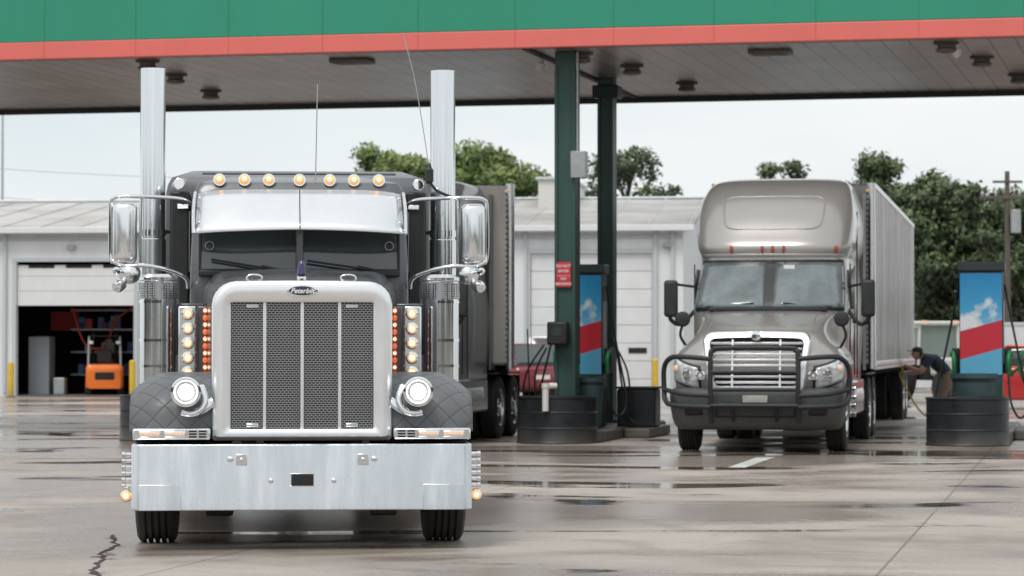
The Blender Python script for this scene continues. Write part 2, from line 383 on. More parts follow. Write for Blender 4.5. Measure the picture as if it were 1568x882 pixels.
    for s in(-1,1):
        box(T,'sleeper_fairing',*sorted((s*.9,s*1.06)),3.3,3.86,1.15,2.75,BLACK,.02)
        box(T,'sleeper_trim',*sorted((s*.905,s*1.0)),3.27,3.31,2.60,2.64,CHROME,.006)
        lathe(T,'air_horn',(s*.97,3.3,2.78),(0,-1,0),[(0,.02),(.3,.022),(.45,.03),(.5,.048),(.505,.04)],CHROME,20)
        lathe(T,'exhaust_stack',(s*1.205,3.4,1.0),(0,0,1),[(0,.112),(1.35,.112),(1.36,.104),(2.755,.104),(2.77,.102),(2.77,.094),(2.5,.094)],STACK,40)
        tube(T,'stack_bracket',[(s*1.2,3.4,2.42),(s*1.05,3.6,2.42),(s*1.0,3.86,2.42)],.02,CHROME)
        lathe(T,'stack_clamp',(s*1.205,3.4,2.38),(0,0,1),[(0,.106),(.0,.112),(.05,.112),(.05,.106)],CHROME,30)
        lathe(T,'stack_shield',(s*1.205,3.4,1.02),(0,0,1),[(0,.12),(.0,.125),(.9,.125),(.9,.115)],PERF,30)
        lathe(T,'air_cleaner',(s*1.095,1.95,1.14),(0,0,1),[(0,.10),(.03,.152),(.68,.152),(.68,.15),(.83,.15),(.84,.157),(.86,.157),(.885,.12),(.89,.03)],STACK,48)
        lathe(T,'air_cleaner_screen',(s*1.095,1.95,1.835),(0,0,1),[(0,.154),(0,.158),(.125,.158),(.125,.154)],PERF,40)
        for z in(1.3,1.5,1.80): lathe(T,'air_cleaner_band',(s*1.095,1.95,z),(0,0,1),[(0,.15),(0,.157),(.022,.157),(.022,.15)],CHROME,40)
        box(T,'air_cleaner_bracket',*sorted((s*.75,s*.97)),1.95,2.05,1.4,1.8,GREY,.01)
        box(T,'light_panel',*sorted((s*.803,s*.94)),1.70,1.76,1.21,1.775,POLISH,.012)
        for z in(1.715,1.60,1.488,1.374,1.262):
            lathe(T,'panel_lamp_rim',(s*.865,1.70,z),(0,-1,0),[(0,.050),(.02,.050),(.024,.040)],CHROME,20)
            ball(T,'panel_lamp',(s*.865,1.682,z),.038,AMBER,(1,.5,1)); ball(T,'panel_bulb',(s*.865,1.666,z),.022,AMBERC,(1,.5,1))
        box(T,'inner_light_panel',*sorted((s*.695,s*.795)),1.78,1.82,1.21,1.775,GREY,.01)
        for i in range(10):
            z=1.245+.055*i
            ball(T,'inner_lamp',(s*.735,1.765,z),.024,ORANGE,(.8,.6,1),12)
            if i%2: ball(T,'inner_bulb',(s*.735,1.75,z),.012,AMBERC,(1,.5,1),10)
        hx,hz,hy=s*.835,1.135,-.45
        lathe(T,'headlight_pod',(hx,.86+hy,hz),(0,-1,0),[(0,.02),(.06,.075),(.16,.102),(.28,.109),(.31,.109),(.312,.094),(.28,.092)],CHROME,36)
        lathe(T,'headlight_reflector',(hx,.60+hy,hz),(0,-1,0),[(0,.02),(.01,.06),(.035,.092)],LENS,32)
        ball(T,'headlight_lens',(hx,.575+hy,hz),.066,HEADL,(1,.35,1),20)
        tube(T,'headlight_halo',[(hx+.082*math.cos(t*math.pi/12),.552+hy,hz+.082*math.sin(t*math.pi/12)) for t in range(25)],.005,HEADL,False)
        P=[(hx-s*.105,.70+hy,hz+.04),(hx-s*.135,.66+hy,hz-.05),(hx-s*.11,.64+hy,hz-.125),(hx-s*.04,.63+hy,hz-.16),(hx+s*.03,.64+hy,hz-.15)]
        tube(T,'headlight_bracket',P,.026,CHROME)
        tube(T,'headlight_arm',[(hx-s*.07,.66+hy,hz-.15),(hx-s*.13,.70+hy,hz-.12),(hx-s*.19,.76+hy,hz-.07)],.034,CHROME)
        V=[];Fs=[];uvs=[];na=22;nx=16
        prof=[(.33,.86),(.34,.98),(.40,1.09),(.53,1.185),(.72,1.235),(.98,1.25),(1.25,1.24),(1.55,1.16),(1.78,.98),(1.88,.75)]
        P=cr([(0,a,b) for a,b in prof],4); L=0; 
        for j,p in enumerate(P):
            if j: L+=(P[j]-P[j-1]).length
            for i in range(nx+1):
                u=i/nx; xx=.64+.60*u
                dr=.15*max(0,(u-.55)/.45)**2.2
                c=Vector((0,1.05,.75)); d=(p-c).normalized()
                V.append((s*xx,p.y-d.y*dr*.9,p.z-d.z*dr)); uvs.append((xx,L))
        for j in range(len(P)-1):
            for i in range(nx): a=j*(nx+1)+i; Fs.append((a,a+1,a+nx+2,a+nx+1))
        o=add(T,'fender',V,Fs,QUILT,recalc=False)
        ul=o.data.uv_layers.new(name='UVMap')
        for lp in o.data.loops: ul.data[lp.index].uv=uvs[lp.vertex_index]
        sd=o.modifiers.new('s','SOLIDIFY'); sd.thickness=.02; sd.offset=1 if s>0 else -1
        box(T,'fender_inner',*sorted((s*.64,s*1.20)),.42,.46,.5,1.0,FRAME)
        box(T,'fender_trim',*sorted((s*.66,s*1.215)),.11,.36,.79,.872,POLISH,.012)
        for (a,b) in((1.165,1.02),(.985,.84)):
            box(T,'marker_bezel',*sorted((s*(a+.006),s*(b-.006))),.100,.12,.806,.858,CHROME,.008)
            box(T,'marker_light',*sorted((s*a,s*b)),.090,.11,.815,.850,AMBD,.008)
            boxes(T,'marker_bulbs',[(s*(b+(a-b)*(k+.5)/6)-.006,s*(b+(a-b)*(k+.5)/6)+.006,.087,.1,.826,.839) for k in range(6)],WHITET,.003)
        L=[]
        for cxx in(.785,.715):
            for z in(.812,.832,.852): L.append((s*cxx-.027,s*cxx+.027,.104,.12,z-.006,z+.006))
        boxes(T,'trim_vents',L,FRAME)
        # mirrors: back shell slightly domed
        msl=[]
        for y,gx,gz in((2.29,0,0),(2.23,0,0),(2.205,.008,.008),(2.19,.025,.025),(2.182,.05,.06)):
            msl.append(rr(*sorted((s*(1.285+gx),s*(1.475-gx))),2.12+gz,2.60-gz,.045,.045,y))
        loft(T,'west_coast_mirror',msl,POLISH,angle=60)
        tube(T,'mirror_arm_top',[(s*.86,2.45,2.60),(s*.95,2.34,2.635),(s*1.2,2.22,2.645),(s*1.40,2.21,2.645),(s*1.465,2.23,2.63),(s*1.49,2.25,2.57),(s*1.492,2.26,2.2),(s*1.47,2.25,2.12)],.0155,CHROME)
        tube(T,'mirror_arm_inner',[(s*1.25,2.24,2.64),(s*1.255,2.24,2.4),(s*1.255,2.24,2.12)],.012,CHROME)
        tube(T,'mirror_arm_bottom',[(s*1.48,2.24,2.14),(s*1.38,2.22,2.10),(s*1.20,2.22,2.10),(s*1.0,2.28,2.055),(s*.90,2.35,2.0),(s*.885,2.4,1.93)],.0165,CHROME)
        lathe(T,'convex_mirror',(s*1.34,2.26,2.04),(0,-1,.1),[(0,.085),(.02,.088),(.05,.07),(.075,.03),(.08,.005)],POLISH,28)
        lathe(T,'mirror_spot_light',(s*1.39,2.27,1.955),(s*.4,-1,-.2),[(0,.01),(.03,.04),(.10,.05),(.13,.04),(.14,.01)],POLISH,20)
        lathe(T,'mirror_side_lamp',(s*1.44,2.27,2.06),(0,-1,0),[(0,.01),(.04,.03),(.1,.03),(.12,.01)],CHROME,16)
        cyl(T,'fuel_tank',(s*.95,3.0,.72),(s*.95,5.0,.72),.30,CHROME,n=36,bevel=.03)
        for y in(3.3,4.6): cyl(T,'tank_strap',(s*.95,y,.72),(s*.95,y+.05,.72),.307,POLISH,n=36)
        box(T,'battery_box',*sorted((s*.7,s*1.15)),2.15,2.9,.5,.95,POLISH,.02)
        box(T,'chassis_rail',*sorted((s*.36,s*.44)),.35,8.6,.62,.88,FRAME)
        wheel(T,'steer_wheel',s*1.07,1.1,.52,.30,s)
        for y in(6.7,8.0):
            wheel(T,'drive_wheel',s*1.06,y,.52,.27,s); wheel(T,'drive_wheel_inner',s*.74,y,.52,.27,s)
        box(T,'mud_flap',*sorted((s*.62,s*1.2)),8.75,8.77,.2,.9,BLACK)
        box(T,'tow_bracket',*sorted((s*.50,s*.70)),.5,.7,.22,.6,FRAME,.02)
        cyl(T,'shock',(s*.6,1.0,.35),(s*.55,1.0,.9),.05,FRAME)
    cyl(T,'front_axle',(-.92,1.1,.40),(.92,1.1,.40),.08,FRAME)
    box(T,'cross_member',-.7,.7,.7,.82,.26,.44,FRAME,.02)
    box(T,'oil_pan',-.28,.28,1.3,2.2,.30,.9,FRAME,.05)
    box(T,'belly_pan',-.9,.9,2.4,6.0,.40,.6,FRAME,.02)
    for y in(6.7,8.0): cyl(T,'rear_axle',(-.9,y,.52),(.9,y,.52),.09,FRAME); ball(T,'differential',(0,y,.52),.2,FRAME)
    lathe(T,'fifth_wheel',(0,7.3,.95),(0,0,1),[(0,.2),(.02,.48),(.07,.48),(.08,.2)],FRAME,30)
    cyl(T,'antenna_whip',(.13,2.6,2.80),(.145,2.6,3.58),.0045,GALV,n=8)
    tube(T,'antenna_mount',[(1.25,2.24,2.64),(1.10,2.25,2.70),(1.03,2.26,2.78)],.012,BLACK)
    lathe(T,'antenna_coil',(1.03,2.26,2.76),(0,0,1),[(0,.02),(.02,.034),(.11,.034),(.13,.02),(.16,.012)],BLACK,16)
    tube(T,'cb_antenna_whip',[(1.03,2.26,2.88),(.965,2.26,3.3),(.90,2.26,3.65),(.82,2.26,3.95)],.0038,GALV)
    return T
truck_main()

# ================================================================== AERO TRACTOR
def aero(name,loc,rz,paint,bull,brow=True):
    T=grp(name,loc,rz)
    hk=[(.74,1.15,.28),(.9,1.18,.16),(1.1,1.2,.12),(1.26,1.195,.13),(1.38,1.15,.18),(1.48,1.07,.24),(1.57,.97,.31),(1.66,.92,.44),(1.76,.90,.75),(1.86,.93,1.18),(1.96,.98,1.70),(2.03,1.0,2.15)]
    hood=ZBody(hk,2.35,4.,.75)
    ho=hood.body(T,'hood',paint,.74,2.03,40)
    c=cyl(None,'cut',(-2,1.2,.50),(2,1.2,.50),.62,paint,n=40)
    bo=ho.modifiers.new('bo','BOOLEAN'); bo.object=c; bo.operation='DIFFERENCE'; bo.solver='EXACT'
    c.parent=T
    bpy.context.view_layer.update()
    dg=bpy.context.evaluated_depsgraph_get()
    me=bpy.data.meshes.new_from_object(ho.evaluated_get(dg)); ho.modifiers.clear(); ho.data=me; finish_mesh(me,38,False)
    bpy.data.objects.remove(c)
    for s in(-1,1):
        tube(T,'fender_lip',[(s*1.17,1.2-.63*math.cos(a),.50+.63*math.sin(a)) for a in [R(30+i*12) for i in range(11)]],.022,BLACK,False)
        tube(T,'hood_crease',[hood.pt(z,thx(s*x,interp(hk,z)[0],4),.002) for z,x in((1.66,.74),(1.76,.72),(1.86,.72),(1.96,.74),(2.02,.78))],.012,paint)
    cab=ZBody([(.95,1.1,1.9),(1.5,1.13,1.9),(2.0,1.14,1.95),(2.35,1.12,2.2),(2.70,1.09,2.5),(2.80,1.09,2.53),(2.92,1.13,2.50),(3.1,1.16,2.62),(3.4,1.165,2.85),(3.7,1.12,3.18),(3.9,1.05,3.6),(4.0,.97,4.1),(4.04,.88,4.5)],5.95,3.2,.75)
    cab.body(T,'cab',paint,.95,4.04,60)
    P=3.2; W=1.12
    t=thx(1.03,W,P)
    cab.patch(T,'windscreen_surround',BLACK,-t-.05,t+.05,1.99,2.74,.012,30,10)
    cab.patch(T,'windscreen',GLASS2,-t,-.012,2.035,2.70,.026,16,10); cab.patch(T,'windscreen',GLASS2,.012,t,2.035,2.70,.026,16,10)
    p=cab.pt(2.62,.10,.045); box(T,'permit_sticker',p[0]-.08,p[0]+.08,p[1],p[1]+.01,2.60,2.66,WHITET)
    pts=[]
    for i in range(33):
        a=2*math.pi*i/32; u=math.copysign(abs(math.cos(a))**.35,math.cos(a)); v=math.copysign(abs(math.sin(a))**.35,math.sin(a))
        z=3.45+v*.25; pts.append(cab.pt(z,u*(.50+.05*v),.004))
    tube(T,'fairing_panel_crease',pts,.012,paint,False)
    cab.patch(T,'roof_marker_strip',paint,-1.1,1.1,2.79,2.83,.03,30,3)
    for x in(-.58,-.13,.02,.18,.93):
        p=cab.pt(2.90,thx(x,1.12,P),.01); ball(T,'roof_marker',p,.06,REDL,(.4,.5,1),12)
    for s in(-1,1):
        a=cab.pt(2.05,thx(s*.85,W,P),.05); b=cab.pt(2.1,thx(s*.2,W,P),.05)
        tube(T,'wiper',[a,b],.012,BLACK,False)
    box(T,'cowl_vent',-.85,.85,1.85,2.1,1.985,2.03,BLACK,.01)
    def gf(x,z0,z1,rt,dy): 
        o=[]
        for (px,py,pz) in rr(-x,x,z0,z1,rt,.06,0,.02):
            t=(pz-z0)/(z1-z0); o.append((px*(.86+.14*t),-.02+dy+.30*(max(0,pz-.85))**1.6,pz))
        return o
    loft(T,'grille_surround',[gf(.76,.84,1.67,.14,.25),gf(.76,.84,1.67,.14,.03),gf(.74,.86,1.65,.13,0),gf(.665,.92,1.585,.08,0),gf(.655,.93,1.575,.08,.02),gf(.655,.93,1.575,.08,.12)],SHELL,cap=False)
    loft(T,'grille_core',[gf(.67,.92,1.59,.08,.09),gf(.67,.92,1.59,.08,.14)],FRAME)
    for i in range(8):
        z=.975+i*.077; w=.655*(.86+.14*(z-.9)/.7)-.01; y=-.02+.30*(max(0,z-.85))**1.6
        box(T,'grille_slat',-w,w,y+.02,y+.09,z-.013,z+.018,SHELL,.006)
    for x in(-.33,.33): 
        V=[(x-.012,.0,.93),(x+.012,.0,.93),(x+.012,.14,1.57),(x-.012,.14,1.57)]
        add(T,'grille_rib',V+[(a,b+.05,c) for a,b,c in V],[(0,1,2,3),(4,7,6,5),(0,4,5,1),(1,5,6,2),(2,6,7,3),(3,7,4,0)],SHELL)
    lathe(T,'grille_badge',(0,.08,1.62),(0,-1,0),[(0,.07),(.03,.07),(.035,.04)],CHROME,20)
    for s in(-1,1):
        a,b=(.46,1.16) if s>0 else (-1.16,-.46)
        f=(lambda u,v:.09*u*(1+v*.6)-.04*(1-v)*(1-u)) if s>0 else (lambda u,v:.09*(1-u)*(1+v*.6)-.04*(1-v)*u)
        hood.patch(T,'headlight_bezel',BLACK,a-.03,b+.03,.90,1.20,.01,12,8,f)
        hood.patch(T,'headlight',LENS,a,b,.925,1.175,.024,12,8,f)
        for x,rr_ in((.76,.075),(.95,.06)):
            p=hood.pt(1.07+.1*(x-.76),thx(s*x,1.2,4),.02); lathe(T,'headlight_projector',p,(s*.2,-1,0),[(0,rr_),(.03,rr_),(.035,rr_*.75),(.02,rr_*.7)],CHROME,20)
            ball(T,'headlight_bulb',p,rr_*.55,WHITET,(1,.6,1),12)
        p=hood.pt(1.17,thx(s*1.1,1.2,4),.03); ball(T,'turn_lamp',p,.045,AMBD,(1,.6,1),12)
    bk=[(.32,1.10,.12),(.38,1.16,.02),(.55,1.2,-.06),(.78,1.22,-.08),(.86,1.21,-.05),(.90,1.17,.05)]
    bz=ZBody(bk,.60,4.,.45); bz.body(T,'bumper',GBUMP,.32,.90,14)
    box(T,'bumper_opening',-.55,.55,-.10,-.02,.50,.66,FRAME,.02)
    for s in(-1,1):
        box(T,'fog_lamp_recess',*sorted((s*.72,s*.98)),-.06,.05,.52,.66,FRAME,.03)
    box(T,'licence_plate',-.17,.17,-.115,-.1,.70,.80,mat('plate',(.55,.56,.5),.4,var=.2,vs=30),.004)
    if bull:
        r=.036
        tube(T,'guard_center_hoop',[(-.60,-.12,.42),(-.60,-.24,.8),(-.60,-.22,1.35),(-.56,-.2,1.42),(-.46,-.2,1.45),(.46,-.2,1.45),(.56,-.2,1.42),(.60,-.22,1.35),(.60,-.24,.8),(.60,-.12,.42)],r,BLACK)
        for z in(1.12,.88,.66): tube(T,'guard_bar',[(-.6,-.24,z),(.6,-.24,z)],r*.8,BLACK,False)
        for s in(-1,1):
            tube(T,'guard_headlight_loop',[(s*.6,-.23,1.30),(s*1.0,-.17,1.33),(s*1.17,-.10,1.31),(s*1.27,.02,1.18),(s*1.28,.08,.9),(s*1.25,.02,.72),(s*1.1,-.14,.66),(s*.6,-.24,.64)],r,BLACK)
            tube(T,'guard_lower_bar',[(s*.6,-.24,.80),(s*1.0,-.2,.82),(s*1.27,.04,.88)],r*.9,BLACK)
            tube(T,'guard_foot',[(s*.3,-.24,.66),(s*.3,-.1,.45)],r*.8,BLACK,False)
    for s in(-1,1):
        box(T,'mirror',*sorted((s*1.33,s*1.53)),2.05,2.2,1.90,2.44,BLACK,.05,4)
        tube(T,'mirror_arm',[(s*1.12,2.5,2.0),(s*1.3,2.25,1.80),(s*1.43,2.14,1.86),(s*1.44,2.14,1.95)],.03,BLACK)
        tube(T,'mirror_arm_upper',[(s*1.12,2.6,2.35),(s*1.36,2.2,2.38)],.02,BLACK,False)
        lathe(T,'hood_mirror',(s*1.12,.98,1.86),(0,-1,0),[(-.06,.05),(-.03,.10),(.03,.11),(.06,.08),(.07,.01)],BLACK,20)
        tube(T,'hood_mirror_arm',[(s*1.12,1.0,1.80),(s*1.17,1.1,1.62),(s*1.06,1.25,1.42)],.02,BLACK)
        V=[(0,2.72,2.02),(0,3.62,2.02),(0,3.62,2.62),(0,3.0,2.62),(0,2.72,2.4)]
        VV=[(s*1.135,y,z) for _,y,z in V]+[(s*1.155,y,z) for _,y,z in V]
        n=5; add(T,'side_window',VV,[tuple(range(n)),tuple(range(2*n-1,n-1,-1))]+[(i,(i+1)%n,n+(i+1)%n,n+i) for i in range(n)],GLASS)
        for y in(2.62,3.70): box(T,'door_seam',*sorted((s*1.13,s*1.149)),y,y+.015,1.05,2.68,BLACK)
        box(T,'sleeper_seam',*sorted((s*1.15,s*1.17)),4.0,4.02,1.0,3.5,BLACK)
        box(T,'door_handle',*sorted((s*1.14,s*1.17)),3.45,3.62,1.82,1.87,BLACK,.01)
        box(T,'side_skirt',*sorted((s*.95,s*1.17)),2.05,5.7,.45,.98,paint,.04)
        for z in(.50,.62,.74,.86): cyl(T,'cab_step',(s*1.10,2.25,z),(s*1.24,2.25,z),.045,CHROME,n=14)
        cyl(T,'fuel_tank',(s*.9,3.3,.72),(s*.9,5.3,.72),.295,ALU,n=30,bevel=.03)
        box(T,'chassis_rail',*sorted((s*.36,s*.44)),.5,8.3,.62,.88,FRAME)
        wheel(T,'steer_wheel',s*1.04,1.2,.50,.28,s)
        for y in(6.6,7.9):
            wheel(T,'drive_wheel',s*1.08,y,.50,.26,s); wheel(T,'drive_wheel_inner',s*.76,y,.50,.26,s)
        box(T,'side_extender',*sorted((s*1.13,s*1.17)),5.95,6.35,1.1,3.9,paint,.01)
        box(T,'rear_fender',*sorted((s*.62,s*1.2)),6.05,8.5,1.03,1.06,BLACK)
        box(T,'mud_flap',*sorted((s*.62,s*1.2)),8.45,8.47,.2,1.0,BLACK)
    cyl(T,'front_axle',(-.9,1.2,.46),(.9,1.2,.46),.07,FRAME)
    box(T,'engine_underside',-.5,.5,.6,2.6,.38,.8,FRAME,.05)
    for y in(6.6,7.9): cyl(T,'rear_axle',(-.9,y,.5),(.9,y,.5),.09,FRAME)
    return T
aero('semi_truck.001',(PX(1157,40.5),40.5,0),-10,TAUPE,True)

def trailer_mat(name,c):
    m=bpy.data.materials.new(name); m.use_nodes=True; nt=m.node_tree;N=nt.nodes;L=nt.links;b=N['Principled BSDF']
    tc=N.new('ShaderNodeTexCoord'); w=N.new('ShaderNodeTexWave'); w.wave_type='BANDS'; w.bands_direction='Y'; w.inputs['Scale'].default_value=1.6; w.inputs['Distortion'].default_value=.3
    L.new(tc.outputs['Object'],w.inputs['Vector']); n=N.new('ShaderNodeTexNoise'); n.inputs['Scale'].default_value=2
    mp=N.new('ShaderNodeMapping'); mp.inputs['Scale'].default_value=(1,3,.2); L.new(tc.outputs['Object'],mp.inputs[0]); L.new(mp.outputs[0],n.inputs[0])
    r=N.new('ShaderNodeValToRGB'); r.color_ramp.elements[0].color=(c*.72,c*.72,c*.71,1); r.color_ramp.elements[1].color=(c*1.15,c*1.15,c*1.15,1); r.color_ramp.elements[0].position=.3;r.color_ramp.elements[1].position=.7
    L.new(n.outputs[0],r.inputs[0]); L.new(r.outputs[0],b.inputs['Base Color']); bp=N.new('ShaderNodeBump'); bp.inputs['Strength'].default_value=.4; bp.inputs['Distance'].default_value=.03
    L.new(w.outputs['Fac'],bp.inputs['Height']); L.new(bp.outputs[0],b.inputs['Normal']); b.inputs['Roughness'].default_value=.2; b.inputs['Metallic'].default_value=.5
    return m
TRM=trailer_mat('trailer_side',.62)
def trailer(name,loc,rz,front_mat):
    T=grp(name,loc,rz); L=16.15
    box(T,'body',-1.29,1.29,0.03,L,1.18,4.06,TRM,.02)
    box(T,'front_wall',-1.25,1.25,-.02,.03,1.2,4.04,front_mat,.02)
    for s in(-1,1):
        box(T,'top_rail',*sorted((s*1.27,s*1.305)),0,L,4.0,4.09,ALU,.01)
        box(T,'bottom_rail',*sorted((s*1.27,s*1.31)),0,L,1.10,1.24,ALU,.01)
        lathe(T,'corner_post',(s*1.24,.03,1.12),(0,0,1),[(0,.07),(2.96,.07)],ALU,16)
        boxes(T,'side_posts',[(*sorted((s*1.28,s*1.303)),y-.02,y+.02,1.24,4.0) for y in [k*.61+.6 for k in range(25)]],TRM)
        box(T,'reflective_tape',*sorted((s*1.305,s*1.313)),.5,L-.5,1.15,1.18,mat('tape',(.4,.2,.2),.4))
        cyl(T,'landing_leg',(s*.95,2.6,.25),(s*.95,2.6,1.15),.06,FRAME); box(T,'landing_pad',s*.95-.12,s*.95+.12,2.48,2.72,.2,.24,FRAME)
        ball(T,'clearance_lamp',(s*1.2,-.03,3.96),.035,AMBD,(1.5,.5,.8),12)
        for y in(12.9,14.2):
            wheel(T,'trailer_wheel',s*1.08,y,.5,.26,s); wheel(T,'trailer_wheel_inner',s*.76,y,.5,.26,s)
        box(T,'mud_flap',*sorted((s*.62,s*1.2)),15.0,15.02,.2,1.1,BLACK)
    boxes(T,'floor_beams',[(-1.2,1.2,y,y+.08,1.02,1.12) for y in [.5+k*.6 for k in range(26)]],FRAME)
    box(T,'bogie',-.55,.55,12,15,.75,1.0,FRAME); cyl(T,'axle',(-.9,12.9,.5),(.9,12.9,.5),.08,FRAME); cyl(T,'axle_rear',(-.9,14.2,.5),(.9,14.2,.5),.08,FRAME)
    box(T,'underride_guard',-1.1,1.1,L-.1,L-.02,.5,.6,GALV)
    boxes(T,'front_rivets',[(x-.012,x+.012,-.03,-.018,z-.012,z+.012) for x in(-1.18,1.18) for z in [1.3+.09*k for k in range(30)]],FRAME)
    return T
d10=(math.sin(R(10)),math.cos(R(10)))
x2=PX(1157,40.5)
trailer('semi_trailer',(x2+d10[0]*6.55,40.5+d10[1]*6.55,0),-10,mat('trailer_front',(.42,.42,.41),.5,var=.1))
kx,ky=-1.27,48.2
aero('semi_truck.002',(kx-d10[0]*7.2,ky-d10[1]*7.2,0),-10,DKP,False)
trailer('semi_trailer.001',(-1.27,47.0,0),0,mat('trailer_front_tan',(.44,.415,.385),.5,var=.15,vs=2,streak=True))

# ================================================================== CANOPY
def soffit_mat():
    m=bpy.data.materials.new('soffit_panels'); m.use_nodes=True; nt=m.node_tree;N=nt.nodes;L=nt.links;b=N['Principled BSDF']
    tc=N.new('ShaderNodeTexCoord'); br=N.new('ShaderNodeTexBrick'); br.inputs['Scale'].default_value=1
    br.inputs['Brick Width'].default_value=3.0; br.inputs['Row Height'].default_value=.40; br.inputs['Mortar Size'].default_value=.018
    br.inputs['Color1'].default_value=(.39,.35,.335,1); br.inputs['Color2'].default_value=(.29,.255,.245,1); br.inputs['Mortar'].default_value=(.06,.05,.05,1)
    mp=N.new('ShaderNodeMapping'); mp.inputs['Rotation'].default_value=(0,0,R(90)); L.new(tc.outputs['Object'],mp.inputs[0]); L.new(mp.outputs[0],br.inputs['Vector'])
    n=N.new('ShaderNodeTexNoise'); n.inputs['Scale'].default_value=.6; n.inputs['Detail'].default_value=6; L.new(tc.outputs['Object'],n.inputs[0])
    mx=N.new('ShaderNodeMix'); mx.data_type='RGBA'; mx.blend_type='MULTIPLY'; mx.inputs[0].default_value=.8; L.new(br.outputs['Color'],mx.inputs[6])
    r=N.new('ShaderNodeValToRGB'); r.color_ramp.elements[0].position=.35; r.color_ramp.elements[0].color=(.55,.52,.5,1); r.color_ramp.elements[1].position=.65; r.color_ramp.elements[1].color=(1,1,1,1)
    L.new(n.outputs[0],r.inputs[0]); L.new(r.outputs[0],mx.inputs[7]); L.new(mx.outputs[2],b.inputs['Base Color']); b.inputs['Roughness'].default_value=.35
    return m
C=grp('fuel_station_canopy',(PX(868,45.2),45.2,0),-13)
ZU=6.10
GRN=mat('canopy_green',(.022,.28,.175),.4,var=.06,vs=.6,streak=True); CORAL=mat('canopy_red',(.76,.165,.14),.45,var=.05,vs=1)
box(C,'soffit',-26,26,.05,9.3,ZU,ZU+.05,soffit_mat())
box(C,'red_band',-26,26,-.09,.05,ZU-.02,ZU+.26,CORAL,.015)
box(C,'green_fascia',-26,26,-.075,.05,ZU+.262,ZU+1.5,GRN,.01)
box(C,'rear_fascia',-26,26,9.3,9.42,ZU-.10,ZU+1.5,mat('rear_fascia_dark',(.03,.04,.04),.5))
box(C,'canopy_deck',-26,26,.05,9.3,ZU+1.1,ZU+1.2,GALV)
boxes(C,'fascia_seams',[(x,x+.007,-.079,-.07,ZU+.27,ZU+1.49) for x in [-26+1.55*k+.4 for k in range(34)]],mat('seam',(.018,.19,.12),.6))
boxes(C,'red_seams',[(x,x+.007,-.094,-.085,ZU-.01,ZU+.25) for x in [-26+1.55*k+.4 for k in range(34)]],mat('seam_red',(.55,.11,.09),.6))
box(C,'soffit_trim',-.72,-.60,.06,9.25,ZU-.03,ZU+.01,FRAME)
box(C,'front_gutter',-26,26,.05,.22,ZU-.012,ZU+.004,mat('gutter_dark',(.10,.09,.09),.5))
def canopy_local(px,py):
    s=(HZ-py)/(ZU-H); Y=F/s; X=(px-CX)/s
    dx=X-C.location.x; dy=Y-C.location.y; a=R(13)
    return dx*math.cos(a)-dy*math.sin(a), dx*math.sin(a)+dy*math.cos(a)
FIX=mat('lamp_housing',(.16,.14,.13),.45,.3)
for px,py in((268,113),(322,138),(968,99),(1052,126),(1505,86),(1562,113),(890,80),(225,92),(1450,64),(-60,124)):
    x,y=canopy_local(px,py)
    lathe(C,'canopy_light',(x,y,ZU),(0,0,-1),[(0,.19),(.03,.20),(.05,.13),(.09,.13),(.11,.17),(.15,.15),(.17,.06)],FIX,24)
for px,py in((538,90),(1180,76)):
    x,y=canopy_local(px,py); box(C,'box_light',x-.33,x+.33,y-.2,y+.25,ZU-.07,ZU-.001,FIX,.02); box(C,'box_lens',x-.27,x+.27,y-.15,y+.2,ZU-.075,ZU-.07,BLACK)
x,y=canopy_local(828,86); lathe(C,'camera_dome',(x,y,ZU),(0,0,-1),[(0,.05),(.1,.05),(.11,.08),(.2,.07),(.24,.02)],PVC,16)
x,y=canopy_local(1466,64); lathe(C,'camera_dome',(x,y,ZU),(0,0,-1),[(0,.04),(.1,.04),(.11,.07),(.2,.06),(.24,.02)],PVC,16)
def column(x,y,w,nm,cap=True):
    box(C,nm,x-w/2,x+w/2,y-.17,y+.17,0.15,ZU-.004,DGREEN,.012)
    box(C,nm+'_flange_l',x-w/2-.0,x-w/2+.05,y-.20,y-.172,.15,ZU-.3,DGREEN,.004)
    box(C,nm+'_flange_r',x+w/2-.05,x+w/2,y-.20,y-.172,.15,ZU-.3,DGREEN,.004)
    if cap: box(C,nm+'_cap',x-w/2-.09,x+w/2+.09,y-.22,y+.22,ZU-.34,ZU-.12,mat('cap_dark',(.02,.035,.035),.5),.02)
    box(C,nm+'_base',x-w/2-.08,x+w/2+.08,y-.25,y+.25,.15,.22,DGREEN,.01)
c1=(-.17,.85); column(*c1,.33,'column',False)
X,Y=PX(930,50.7),50.7; dx=X-C.location.x; dy=Y-C.location.y; a=R(13)
c2=(dx*math.cos(a)-dy*math.sin(a),dx*math.sin(a)+dy*math.cos(a)); column(*c2,.27,'rear_column')
for sx in(-12.6,12.6):
    column(c1[0]+sx,c1[1],.33,'column',False); column(c2[0]+sx,c2[1],.27,'rear_column')
cyl(C,'conduit',(.02,.70,4.4),(.02,.70,ZU-.02),.022,GALV,n=12)
cyl(C,'conduit_lower',(.05,.70,1.2),(.05,.70,4.1),.014,FRAME,n=12)
box(C,'junction_box',-.06,.18,.55,.75,4.1,4.52,GALV,.012)
box(C,'card_reader',-.41,-.09,.42,.66,1.50,1.86,BLACK,.03)
box(C,'card_reader_screen',-.32,-.17,.412,.42,1.64,1.78,GLASS)
S=grp('do_not_enter_sign',C.location,-13)
box(S,'plate',-.30,-.07,.625,.637,2.40,2.79,REDP,.004)
box(S,'border',-.293,-.077,.621,.626,2.576,2.582,WHITET)
for t,z in(('DO NOT',2.73),('ENTER',2.65),('NO',2.53),('SMOKING',2.45)): text(S,'sign_text',t,(-.185,.62,z),.058,WHITET,off=.001)

